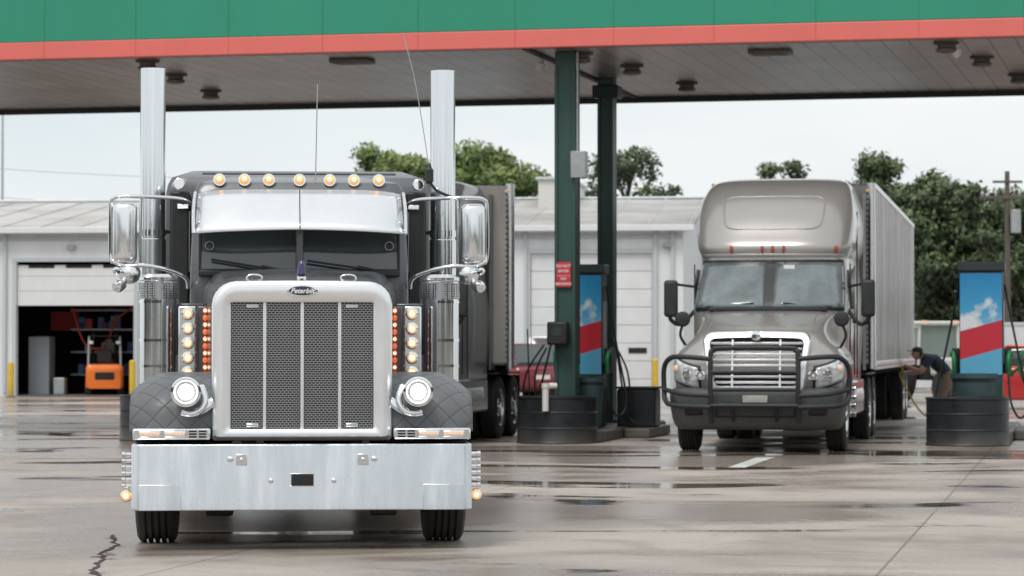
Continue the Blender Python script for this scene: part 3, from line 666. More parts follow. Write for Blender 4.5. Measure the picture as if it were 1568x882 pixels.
# ================================================================== ISLANDS
def pump_mat():
    m=bpy.data.materials.new('pump_graphic'); m.use_nodes=True; nt=m.node_tree;N=nt.nodes;L=nt.links;b=N['Principled BSDF']
    tc=N.new('ShaderNodeTexCoord'); sp=N.new('ShaderNodeSeparateXYZ'); L.new(tc.outputs['Object'],sp.inputs[0])
    zr=N.new('ShaderNodeMapRange'); zr.inputs[1].default_value=1.6; zr.inputs[2].default_value=2.65; L.new(sp.outputs['Z'],zr.inputs[0])
    r=N.new('ShaderNodeValToRGB'); r.color_ramp.elements[0].color=(.35,.6,.78,1); r.color_ramp.elements[1].color=(.02,.28,.62,1); e=r.color_ramp.elements.new(.45); e.color=(.06,.40,.70,1); L.new(zr.outputs[0],r.inputs[0])
    n=N.new('ShaderNodeTexNoise'); n.inputs['Scale'].default_value=4; n.inputs['Detail'].default_value=6; L.new(tc.outputs['Object'],n.inputs['Vector'])
    cz=N.new('ShaderNodeMapRange'); cz.inputs[1].default_value=2.25; cz.inputs[2].default_value=1.8; cz.inputs[3].default_value=-.12; cz.inputs[4].default_value=.14; L.new(sp.outputs['Z'],cz.inputs[0])
    ad=N.new('ShaderNodeMath'); ad.operation='ADD'; L.new(n.outputs[0],ad.inputs[0]); L.new(cz.outputs[0],ad.inputs[1])
    cm=N.new('ShaderNodeMapRange'); cm.inputs[1].default_value=.50; cm.inputs[2].default_value=.66; L.new(ad.outputs[0],cm.inputs[0])
    mx=N.new('ShaderNodeMix'); mx.data_type='RGBA'; L.new(cm.outputs[0],mx.inputs[0]); L.new(r.outputs[0],mx.inputs[6]); mx.inputs[7].default_value=(.82,.85,.88,1)
    def band(z0,slope):
        q=N.new('ShaderNodeMath'); q.operation='MULTIPLY_ADD'; q.inputs[1].default_value=-slope; L.new(sp.outputs['X'],q.inputs[0]); L.new(sp.outputs['Z'],q.inputs[2])
        w=N.new('ShaderNodeMath'); w.operation='LESS_THAN'; w.inputs[1].default_value=z0; L.new(q.outputs[0],w.inputs[0]); return w.outputs[0]
    m2=N.new('ShaderNodeMix'); m2.data_type='RGBA'; L.new(band(1.80,.28),m2.inputs[0]); L.new(mx.outputs[2],m2.inputs[6]); m2.inputs[7].default_value=(.62,.03,.05,1)
    m3=N.new('ShaderNodeMix'); m3.data_type='RGBA'; L.new(band(1.36,.28),m3.inputs[0]); L.new(m2.outputs[2],m3.inputs[6]); m3.inputs[7].default_value=(.12,.45,.68,1)
    L.new(m3.outputs[2],b.inputs['Base Color']); b.inputs['Roughness'].default_value=.3
    return m
PG=pump_mat(); PBODY=mat('pump_body',(.035,.05,.055),.45,var=.2,vs=4); NOZ=mat('green_nozzle',(.02,.25,.09),.4)
TEAL=mat('bin_teal',(.045,.085,.095),.5,var=.15); HOSE=mat('hose_black',(.012,.012,.013),.4)
def place(org,lx,ly,rz=-11):
    a=R(-rz); return (org[0]+lx*math.cos(a)+ly*math.sin(a),org[1]-lx*math.sin(a)+ly*math.cos(a),0)
def barrel(org,nm='barrel_bollard'):
    B=grp(nm,(org[0],org[1],0),-11)
    lathe(B,'drum',(0,0,0),(0,0,1),[(0,.615),(.02,.625),(.05,.61),(.22,.61),(.235,.622),(.25,.61),(.46,.61),(.475,.622),(.49,.61),(.68,.61),(.69,.625),(.715,.625),(.72,.60),(.66,.59)],BARREL,56)
    lathe(B,'drum_fill',(0,0,.0),(0,0,1),[(0.3,.58),(.67,.585),(.68,.3)],CONC,40)
    return B
def pump(loc,z0=.18):
    P=grp('fuel_pump',loc,-11)
    box(P,'base',-.33,.33,0,.5,z0,1.02,PBODY,.015)
    box(P,'cabinet',-.335,.335,0.0,.5,1.022,2.65,PBODY,.01)
    box(P,'graphic_panel',-.325,.325,-.012,.0,1.03,2.62,PG,.003)
    box(P,'top_cap',-.37,.37,-.04,.54,2.652,2.80,PBODY,.02)
    box(P,'side_panel',.337,.35,.08,.42,1.2,2.2,GALV,.005)
    box(P,'base_door',-.27,.27,-.012,0,.3,.95,DGREEN,.006)
    for s in(-1,1):
        box(P,'nozzle_boot',*sorted((s*.34,s*.46)),.12,.38,1.05,1.45,BLACK,.02)
        tube(P,'nozzle',[(s*.42,.05,1.05),(s*.42,-.02,1.25),(s*.44,.05,1.38),(s*.46,.15,1.34)],.035,NOZ)
        tube(P,'hose',[(s*.42,.05,1.05),(s*.46,-.05,.6),(s*.6,-.02,.36),(s*.72,.1,.6),(s*.56,.2,1.4),(s*.42,.3,2.1),(s*.36,.3,2.45)],.018,HOSE)
    return P
def bin_(loc,r=.33,h=.8,z0=.18):
    B=grp('trash_bin',loc,-11)
    lathe(B,'bin_body',(0,0,z0),(0,0,1),[(0,r*.78),(.02,r*.8),(h*.9,r*.98),(h*.92,r*1.07),(h,r*1.07),(h,r*.95),(h*.3,r*.8)],TEAL,32)
    lathe(B,'bag_rim',(0,0,z0+h*.86),(0,0,1),[(0,r*.99),(.02,r*1.0),(.04,r*.99)],BLACK,32)
    return B
def island(org,full=True):
    I=grp('fuel_island',(org[0],org[1],0),-11)
    box(I,'kerb',-.55,.62,.1,7.5,0.0,.17,CONC,.03)
    box(I,'kerb_side_wing',.622,1.05,2.6,5.0,0.0,.16,CONC,.03)
    return I
oM=(PX(853,44.9),44.9); oR=(PX(1481,43.8),43.8); oL=(PX(244,46.2),46.2)
for o in(oM,oR,oL): barrel(o); island(o)
pump(place(oM,-.04,2.45)); pump(place(oR,.13,2.2)); pump(place(oL,.0,2.4))
bin_(place(oM,.20,1.75),.24,.80); bin_(place(oR,.05,1.3),.34,.88)
W=grp('windshield_wash_box',place(oM,.70,3.3),-11)
box(W,'box',-.30,.34,0,.6,.16,.78,BARREL,.03); box(W,'lid',-.32,.36,-.02,.62,.782,.82,BLACK,.01)
tube(W,'loose_hose',[(-.3,-.05,1.5),(-.2,-.15,.9),(-.1,-.2,.4),(.05,-.25,.22)],.016,HOSE); tube(W,'loose_hose_2',[(-.38,-.05,1.6),(-.1,-.2,1.1),(-.05,-.25,.6),(-.12,-.25,.22)],.016,HOSE)
V_=grp('vent_pipe',place(oM,-.06,-.66),-11)
lathe(V_,'pipe',(0,0,.50),(0,0,1),[(0,.05),(.35,.05),(.35,.06),(.42,.06),(.42,.03)],PVC,20); tube(V_,'elbow',[(0,0,.84),(.05,.05,.88),(.15,.1,.88)],.045,PVC)
Hs=grp('squeegee_stand',place(oM,-.45,.9),-11)
tube(Hs,'handle',[(0,0,.18),(-.05,-.05,1.0),(.12,0,1.45)],.016,HOSE); tube(Hs,'handle_2',[(-.15,.1,.2),(-.2,.1,1.75)],.011,HOSE,False); tube(Hs,'hose_loop',[(.1,-.1,1.5),(-.15,-.15,1.1),(-.22,-.1,.7),(-.05,-.1,.4)],.016,HOSE)
Q=grp('def_dispenser',place(oR,1.0,2.6),-11)
box(Q,'cabinet',-.1,.45,0,.4,.0,1.55,PBODY,.03); tube(Q,'hose',[(-.12,-.1,1.5),(-.3,-.15,1.25),(-.2,-.15,.9),(-.05,-.1,.7)],.025,NOZ); tube(Q,'nozzle',[(-.2,-.1,1.15),(-.35,-.1,1.1),(-.42,-.1,1.0)],.025,NOZ)

# ================================================================== BUILDING
def wall_mat():
    m=bpy.data.materials.new('white_metal_siding'); m.use_nodes=True; nt=m.node_tree;N=nt.nodes;L=nt.links;b=N['Principled BSDF']
    tc=N.new('ShaderNodeTexCoord'); w=N.new('ShaderNodeTexWave'); w.bands_direction='X'; w.inputs['Scale'].default_value=1.05; L.new(tc.outputs['Object'],w.inputs['Vector'])
    bp=N.new('ShaderNodeBump'); bp.inputs['Strength'].default_value=.4; bp.inputs['Distance'].default_value=.03; L.new(w.outputs['Fac'],bp.inputs['Height']); L.new(bp.outputs[0],b.inputs['Normal'])
    n=N.new('ShaderNodeTexNoise'); n.inputs['Scale'].default_value=.8; n.inputs['Detail'].default_value=7; mp=N.new('ShaderNodeMapping'); mp.inputs['Scale'].default_value=(2,2,.3); L.new(tc.outputs['Object'],mp.inputs[0]); L.new(mp.outputs[0],n.inputs[0])
    r=N.new('ShaderNodeValToRGB'); r.color_ramp.elements[0].position=.3; r.color_ramp.elements[0].color=(.72,.74,.76,1); r.color_ramp.elements[1].color=(.82,.84,.86,1); r.color_ramp.elements[1].position=.6
    L.new(n.outputs[0],r.inputs[0]); L.new(r.outputs[0],b.inputs['Base Color']); b.inputs['Roughness'].default_value=.5
    return m
WM=wall_mat(); TRIM=mat('grey_trim',(.55,.58,.60),.5); DOORW=mat('roll_door_white',(.78,.79,.80),.5,var=.05,vs=2)
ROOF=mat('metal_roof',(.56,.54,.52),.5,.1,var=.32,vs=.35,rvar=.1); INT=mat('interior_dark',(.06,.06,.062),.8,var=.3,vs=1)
bc=(PX(1046,86.5),86.5); BA=6.
B=grp('metal_workshop_building',(bc[0],bc[1],0),-BA)
def bx(px):
    k=(px-CX)/F; c,s=math.cos(R(BA)),math.sin(R(BA)); return (k*bc[1]-bc[0])/(c+k*s)
EZ=4.95; x0=-34; D=21
l0,l1=bx(25),bx(205); m0,m1=bx(812),bx(998); dz=4.05; mz=4.25
box(B,'wall_left',x0,l0,0,.2,0,EZ,WM); box(B,'wall_mid',l1,m0,0,.2,0,EZ,WM); box(B,'wall_right',m1,0,0,.2,0,EZ,WM)
box(B,'wall_above_bay',l0,l1,0,.2,dz,EZ,WM); box(B,'wall_above_door',m0,m1,0,.2,mz,EZ,WM)
add(B,'wall_gable',[(-.002,.2,0),(-.002,D,0),(-.002,D,EZ),(-.002,D/2,EZ+1.25),(-.002,.2,EZ),(-.2,.2,0),(-.2,D,0),(-.2,D,EZ),(-.2,D/2,EZ+1.25),(-.2,.2,EZ)],[(0,1,2,3,4),(9,8,7,6,5),(0,5,6,1),(1,6,7,2),(2,7,8,3),(3,8,9,4),(4,9,5,0)],WM)
box(B,'wall_back',x0,-.2,D-.2,D,0,EZ,WM)
V=[(x0,-.35,EZ-.02),(.3,-.35,EZ-.02),(.3,D/2,EZ+1.32),(x0,D/2,EZ+1.32),(x0,D+.3,EZ-.02),(.3,D+.3,EZ-.02)]
o=add(B,'roof',V,[(0,1,2,3),(3,2,5,4)],ROOF); sd=o.modifiers.new('s','SOLIDIFY'); sd.thickness=.12; sd.offset=1
L=[]
for k in range(28):
    xx=.2-k*1.22
    L.append(((xx,-.36,EZ+.10),(xx,D/2,EZ+1.44)))
V=[];Fs=[]
for a_,b_ in L:
    q=len(V); V+=[(a_[0]-.02,a_[1],a_[2]),(a_[0]+.02,a_[1],a_[2]),(b_[0]+.02,b_[1],b_[2]),(b_[0]-.02,b_[1],b_[2])]; V+=[(p[0],p[1],p[2]+.03) for p in V[q:q+4]]
    Fs+=[tuple(q+i for i in f) for f in [(0,1,2,3),(4,5,6,7),(0,1,5,4),(1,2,6,5),(2,3,7,6),(3,0,4,7)]]
add(B,'roof_seams',V,Fs,ROOF)
box(B,'ridge_cap',x0,.35,D/2-.25,D/2+.25,EZ+1.43,EZ+1.50,WM,.02)
box(B,'gutter',x0,.35,-.47,-.36,EZ-.06,EZ+.12,mat('gutter_white',(.76,.78,.80),.5),.02)
box(B,'eave_trim',x0,-.01,-.035,-.003,EZ-.28,EZ-.16,TRIM)
for px in(8,212,805,1004,1030): 
    xx=bx(px); box(B,'downspout',xx-.05,xx+.05,-.11,-.01,.1,EZ-.06,TRIM,.01)
for px in(110,880,1022):
    xx=bx(px); box(B,'wall_light',xx-.12,xx+.12,-.16,-.01,EZ-.55,EZ-.40,GALV,.02)
for (a_,b_,h) in((l0,l1,dz),(m0,m1,mz)):
    box(B,'jamb',a_-.12,a_,-.04,.0,0,h,TRIM,.005); box(B,'jamb',b_,b_+.12,-.04,.0,0,h,TRIM,.005); box(B,'header',a_-.12,b_+.12,-.045,-.003,h,h+.12,TRIM,.005)
hz=(4.05-2.72)/3
boxes(B,'bay_door_panels',[(l0+.01,l1-.01,.08,.13,2.72+hz*k+.008,2.72+hz*(k+1)-.10*(k==2)) for k in range(3)],DOORW,.01)
boxes(B,'bay_door_windows',[(l0+.35+i*1.15,l0+1.15+i*1.15,.07,.08,3.86,3.96) for i in range(3)],FRAME)
hz=mz/8
boxes(B,'roller_door_panels',[(m0+.01,m1-.01,.08,.13,hz*k+.008,hz*(k+1)-.004) for k in range(8)],DOORW,.01)
box(B,'door_vent',bx(962),bx(990),.06,.08,1.30,1.46,FRAME)
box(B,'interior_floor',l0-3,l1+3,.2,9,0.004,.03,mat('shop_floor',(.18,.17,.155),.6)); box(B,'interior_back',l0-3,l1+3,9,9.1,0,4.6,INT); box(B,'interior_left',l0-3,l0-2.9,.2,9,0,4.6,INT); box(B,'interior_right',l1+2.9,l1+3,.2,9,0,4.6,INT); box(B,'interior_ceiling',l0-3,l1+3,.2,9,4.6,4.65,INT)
box(B,'wall_cabinet',l0+.1,l0+.75,1.0,1.7,.03,1.8,mat('cabinet_grey',(.22,.24,.26),.5),.02)
boxes(B,'tool_shelves',[(l0+.9,l0+3.2,3,3.6,z,z+.05) for z in(.6,1.3,2.0,2.6)],GALV)
rc=[mat('tin_red',(.55,.06,.05),.5),mat('tin_grey',(.5,.5,.5),.5),mat('tin_blue',(.08,.2,.45),.5)]
for i in range(24):
    xx=l0+1.0+random.random()*2.0; z=random.choice((.65,1.35,2.05)); box(B,'tin',xx,xx+.2,3.05,3.3,z,z+.15+random.random()*.3,random.choice(rc),.01)
box(B,'red_banner',l0+.0,l0+.9,4,4.05,2.0,2.6,rc[0]); tube(B,'shop_hose',[(l0+1.2,2,2.7),(l0+1.6,2,1.6),(l0+2.2,2,1.5),(l0+2.6,2,2.3),(l0+3.1,2,2.7)],.03,rc[0])
box(B,'white_bucket',l0+.9,l0+1.25,.9,1.25,.03,.55,GALV,.03)
box(B,'rooftop_unit',bx(792),bx(846),6.5,12,EZ+.6,EZ+1.85,mat('unit_tan',(.66,.65,.62),.6),.02)
box(B,'rooftop_unit_cap',bx(788),bx(850),6.4,12.1,EZ+1.852,EZ+1.95,TRIM,.02)
def forklift(px):
    lx=bx(px); c,s=math.cos(R(BA)),math.sin(R(BA)); ly=1.4
    Fk=grp('forklift',(bc[0]+lx*c+ly*s,bc[1]-lx*s+ly*c,0),8)
    OR=mat('forklift_orange',(.90,.20,.02),.4,var=.08,vs=3,coat=.3)
    rings=[rr(-.58*w,.58*w,.25,z,.14,.06,y) for y,w,z in((-.9,.85,.95),(-.82,.98,1.05),(-.5,1,1.08),(0,1,1.0))]
    loft(Fk,'counterweight',rings,OR); box(Fk,'body',-.52,.52,0,1.0,.3,.75,OR,.04); box(Fk,'rear_panel',-.3,.3,-.92,-.88,.55,.8,FRAME,.02)
    box(Fk,'seat',-.25,.25,-.1,.35,1.0,1.1,BLACK,.03); box(Fk,'seat_back',-.24,.24,-.25,-.12,1.1,1.55,BLACK,.04)
    for s_ in(-1,1):
        tube(Fk,'guard_post',[(s_*.5,-.7,1.0),(s_*.48,-.55,1.9),(s_*.47,-.4,2.0)],.035,GALV); tube(Fk,'guard_front',[(s_*.5,.95,.7),(s_*.47,.7,2.0)],.035,GALV)
        box(Fk,'mast',s_*.35-.05,s_*.35+.05,1.15,1.28,.1,2.15,FRAME); box(Fk,'fork',s_*.25-.06,s_*.25+.06,1.3,2.3,.08,.12,FRAME)
        for y,r in((-.45,.26),(.7,.32)):
            lathe(Fk,'wheel',(s_*.5,y,r),(s_,0,0),[(-.1,r*.5),(-.1,r*.9),(-.07,r),(.07,r),(.1,r*.9),(.1,r*.5)],RUB,28)
        box(Fk,'lamp',s_*.42-.07,s_*.42+.07,-.72,-.62,1.75,1.85,PVC,.01)
    boxes(Fk,'guard_roof',[(-.5,.5,-.5+.15*k,-.46+.15*k,2.0,2.04) for k in range(9)],FRAME); box(Fk,'steering',-.15,.15,.55,.6,1.05,1.3,FRAME,.02)
    Fk.scale=(.98,.95,.9)
forklift(143)
def bollard(px,Y,h,r=.09):
    Bo=grp('yellow_bollard',(PX(px,Y),Y,0)); lathe(Bo,'post',(0,0,0),(0,0,1),[(0,r),(h-.05,r),(h-.01,r*.7),(h,.01)],YEL,20); lathe(Bo,'foot',(0,0,0),(0,0,1),[(0,r*1.6),(.03,r*1.5),(.05,r)],CONC,20)
for a_ in((17,86,1.05),(203,86.2,1.1),(1003,84.5,1.15)): bollard(*a_)

# ================================================================== CARS etc
def car(name,loc,rz,col,h=1.45,van=False):
    Cc=grp(name,loc,rz); p=mat(name+'_paint',col,.25,.2,coat=.8,var=.04)
    st=[(-2.2,.70,.38,.70),(-2.1,.80,.28,.80),(-1.7,.88,.24,.90),(-.9,.90,.22,.98),(0,.90,.22,1.0),(1.0,.90,.22,1.02),(1.8,.88,.26,1.02),(2.15,.80,.32,.95),(2.25,.70,.42,.85)]
    loft(Cc,'body',[rr(-w,w,a,b,.12,.08,y,.03) for y,w,a,b in st],p)
    b0=.95
    st=[(-1.1,.78,b0+.02),(-.45,.70,h-.05),(.2,.69,h),(1.0,.68,h-.03),(1.75,.72,b0+.08)] if not van else [(-1.3,.80,b0+.05),(-.8,.74,h-.06),(.2,.74,h),(1.7,.72,h-.03),(2.15,.74,b0+.1)]
    loft(Cc,'cabin_glass',[rr(-w,w,b0-.05,z,.13,.02,y,.02) for y,w,z in st],GLASS)
    box(Cc,'roof',-.66,.66,st[1][0]+.05,st[3][0],h-.04,h+.025,p,.03)
    for s in(-1,1):
        for y in(-1.35,1.35):
            lathe(Cc,'tyre',(s*.80,y,.32),(s,0,0),[(-.11,.2),(-.11,.29),(-.08,.32),(.08,.32),(.11,.29),(.11,.2)],RUB,28); lathe(Cc,'rim',(s*.80,y,.32),(s,0,0),[(.05,.21),(.115,.2),(.10,.05)],ALU,20)
        box(Cc,'headlight',*sorted((s*.5,s*.78)),-2.2,-2.0,.62,.74,LENS,.03); box(Cc,'tail_light',*sorted((s*.58,s*.82)),2.08,2.2,.72,.88,REDL,.02)
        box(Cc,'mirror',*sorted((s*.88,s*1.03)),-.75,-.6,.95,1.08,p,.03)
        tube(Cc,'pillar',[(s*.80,st[0][0],b0),(s*.70,st[1][0],h-.03)],.03,p,False); tube(Cc,'pillar_rear',[(s*.74,st[4][0],b0),(s*.69,st[3][0],h-.02)],.035,p,False); tube(Cc,'pillar_mid',[(s*.87,.3,b0),(s*.70,.3,h-.02)],.03,p,False)
    box(Cc,'grille',-.35,.35,-2.23,-2.15,.45,.62,FRAME,.02); box(Cc,'plate',-.2,.2,2.2,2.26,.6,.72,PVC)
    return Cc
car('parked_car',(PX(798,82),82,0),195,(.22,.03,.045),1.55,True)
car('parked_car.001',(PX(848,85),85,0),180,(.68,.70,.72),1.75,True)
car('parked_car.002',(PX(1606,70),70,0),80,(.55,.03,.03),1.5)
def tractor(px,Y):
    T=grp('utility_tractor',(PX(px,Y),Y,0),20); cr_=mat('tractor_cream',(.62,.63,.58),.45,var=.1); TG=mat('tractor_glass',(.22,.27,.25),.08,spec=.8)
    for s in(-1,1):
        lathe(T,'rear_tyre',(s*.75,.8,.7),(s,0,0),[(-.2,.35),(-.2,.62),(-.15,.7),(.15,.7),(.2,.62),(.2,.35)],RUB,32); lathe(T,'rear_rim',(s*.75,.8,.7),(s,0,0),[(.1,.36),(.2,.36),(.12,.1)],YEL,24)
        lathe(T,'front_tyre',(s*.65,-1.4,.42),(s,0,0),[(-.12,.2),(-.12,.36),(-.08,.42),(.08,.42),(.12,.36),(.12,.2)],RUB,28)
        tube(T,'cab_post',[(s*.6,0,1.0),(s*.56,0,2.05)],.04,cr_,False); tube(T,'cab_post_rear',[(s*.6,1.1,1.2),(s*.56,1.05,2.05)],.04,cr_,False)
        box(T,'side_glass',s*.57-.005,s*.57+.005,.08,1.0,1.2,2.0,TG); box(T,'fender',*sorted((s*.55,s*.98)),.2,1.4,1.4,1.45,cr_,.02); box(T,'work_light',s*.45-.07,s*.45+.07,-.12,-.04,2.08,2.18,AMBD,.01)
    box(T,'cab_roof',-.68,.68,-.1,1.2,2.05,2.17,cr_,.05); box(T,'front_glass',-.55,.55,.0,.01,1.15,2.04,TG); box(T,'hood',-.35,.35,-1.9,0,.7,1.2,cr_,.08); box(T,'lower',-.5,.5,-.2,1.2,.6,1.15,FRAME,.04); box(T,'grille',-.28,.28,-1.93,-1.9,.75,1.1,FRAME)
tractor(1437,78)
Fn=grp('white_fence',(PX(1470,97),97,0),0)
box(Fn,'panel',-9,16,0,.06,.15,2.3,mat('fence_white',(.68,.70,.71),.6,var=.1,vs=1)); boxes(Fn,'posts',[(x,x+.12,-.06,0,0,2.4) for x in [-9+2.4*k for k in range(11)]],TRIM); box(Fn,'top_rail',-9,16,-.03,-.001,2.2,2.28,TRIM)

# ================================================================== GROUND
def ground_mat():
    m=bpy.data.materials.new('wet_concrete'); m.use_nodes=True; nt=m.node_tree;N=nt.nodes;L=nt.links;b=N['Principled BSDF']
    tc=N.new('ShaderNodeTexCoord')
    def noise(scale,detail=6,dist=0.,sc=(1,1,1),loc=(0,0,0),rough=.55):
        mp=N.new('ShaderNodeMapping'); mp.inputs['Scale'].default_value=sc; mp.inputs['Location'].default_value=loc; L.new(tc.outputs['Object'],mp.inputs[0])
        n=N.new('ShaderNodeTexNoise'); n.inputs['Scale'].default_value=scale; n.inputs['Detail'].default_value=detail; n.inputs['Distortion'].default_value=dist; n.inputs['Roughness'].default_value=rough
        L.new(mp.outputs[0],n.inputs['Vector']); return n.outputs['Fac']
    def ramp(x,p0,p1,c0,c1):
        r=N.new('ShaderNodeValToRGB'); r.color_ramp.elements[0].position=p0; r.color_ramp.elements[1].position=p1; r.color_ramp.elements[0].color=(*c0,1); r.color_ramp.elements[1].color=(*c1,1); L.new(x,r.inputs[0]); return r.outputs[0]
    def mix(f,a,c,mode='MIX'):
        x=N.new('ShaderNodeMix'); x.data_type='RGBA'; x.blend_type=mode
        if isinstance(f,float): x.inputs[0].default_value=f
        else: L.new(f,x.inputs[0])
        L.new(a,x.inputs[6]); 
        if isinstance(c,tuple): x.inputs[7].default_value=(*c,1)
        else: L.new(c,x.inputs[7])
        return x.outputs[2]
    def mr(x,a,c_,f0=0.,f1=1.):
        q=N.new('ShaderNodeMapRange'); q.inputs[1].default_value=f0; q.inputs[2].default_value=f1; q.inputs[3].default_value=a; q.inputs[4].default_value=c_; L.new(x,q.inputs[0]); return q.outputs[0]
    def sub(a,c):
        q=N.new('ShaderNodeMath'); q.operation='SUBTRACT'; L.new(a,q.inputs[0]); L.new(c,q.inputs[1]); return q.outputs[0]
    base=ramp(noise(.35,8,.3),.3,.7,(.42,.36,.315),(.56,.495,.44))
    fine=ramp(noise(22,4),.3,.7,(.86,.86,.86),(1.06,1.06,1.06))
    c=mix(1.0,base,fine,'MULTIPLY')
    stain=ramp(noise(.9,7,.8,(1,.5,1),(5,3,0)),.50,.72,(1,1,1),(.72,.69,.67))
    c=mix(1.0,c,stain,'MULTIPLY')
    spots=ramp(noise(3.5,5,.4,(1,1,1),(1,8,0)),.66,.74,(1,1,1),(.6,.57,.55))
    c=mix(1.0,c,spots,'MULTIPLY')
    sp=N.new('ShaderNodeSeparateXYZ'); L.new(tc.outputs['Object'],sp.inputs[0])
    fore=mr(sp.outputs['Y'],.05,-.02,23.,31.)
    wet=ramp(sub(noise(.22,7,.9,(.6,1,1),(2.3,11.2,0)),fore),.43,.53,(0,0,0),(1,1,1))
    pud=ramp(sub(noise(.42,7,.9,(.38,1.0,1),(41.0,14.0,0),.58),fore),.565,.600,(0,0,0),(1,1,1))
    dark=mix(1.0,c,(.66,.62,.60),'MULTIPLY')
    c=mix(wet,c,dark)
    c=mix(pud,c,mix(1.0,c,(.50,.48,.46),'MULTIPLY'))
    mp=N.new('ShaderNodeMapping'); mp.inputs['Rotation'].default_value=(0,0,R(11)); mp.inputs['Location'].default_value=(1.3,1.2,0); L.new(tc.outputs['Object'],mp.inputs[0])
    br=N.new('ShaderNodeTexBrick'); br.offset=0; L.new(mp.outputs[0],br.inputs['Vector']); br.inputs['Scale'].default_value=1; br.inputs['Brick Width'].default_value=4.6; br.inputs['Row Height'].default_value=4.6; br.inputs['Mortar Size'].default_value=.014; br.inputs['Mortar Smooth'].default_value=.6
    br.inputs['Color1'].default_value=(1,1,1,1); br.inputs['Color2'].default_value=(.88,.88,.885,1); br.inputs['Mortar'].default_value=(.45,.41,.38,1)
    c=mix(1.0,c,br.outputs['Color'],'MULTIPLY'); L.new(c,b.inputs['Base Color'])
    r1=mr(wet,.58,.22)
    mm=N.new('ShaderNodeMix'); mm.data_type='FLOAT'; L.new(pud,mm.inputs[0]); L.new(r1,mm.inputs[2]); mm.inputs[3].default_value=.05; L.new(mm.outputs[0],b.inputs['Roughness'])
    bp=N.new('ShaderNodeBump'); bp.inputs['Distance'].default_value=.006
    inv=mr(pud,.5,.04); L.new(inv,bp.inputs['Strength']); L.new(noise(30,5),bp.inputs['Height']); L.new(bp.outputs[0],b.inputs['Normal'])
    return m
G=add(None,'concrete_ground',[(-500,-300,0),(500,-300,0),(500,900,0),(-500,900,0)],[(0,1,2,3)],ground_mat())
random.seed(3)
CK=mat('crack_dark',(.05,.042,.035),.8,var=.4,vs=10)
V=[];Fs=[];x,y=PX(156,18.3),18.3
pts=[]
for i in range(50):
    pts.append((x,y)); y+=.092; x+=random.uniform(-.03,.03)-.0125
for i,(x,y) in enumerate(pts):
    w=.006+random.random()*.018; V+=[(x-w,y,.004),(x+w,y,.004)]
    if i: Fs.append((2*i-2,2*i-1,2*i+1,2*i))
for b_ in range(9):
    i=random.randrange(6,46); x,y=pts[i]; s=random.choice((-1,1))
    for k in range(6):
        w=.020*(1-k/6)+.006; V+=[(x,y-w,.005),(x,y+w,.005)]
        if k: q=len(V); Fs.append((q-4,q-3,q-1,q-2))
        x+=s*.018; y+=random.uniform(-.06,.06)
add(None,'pavement_crack',V,Fs,CK)
PM=mat('worn_white_paint',(.66,.65,.62),.4,var=.35,vs=3,rvar=.15)
Lm=grp('painted_lane_marking',(0,0,0))
V=[(PX(1108,36.2),35.6,.005),(PX(1135,36.2),35.6,.005),(PX(1176,40.0),39.0,.005),(PX(1150,40.0),39.0,.005)]
add(Lm,'stripe',V,[(0,1,2,3)],PM)

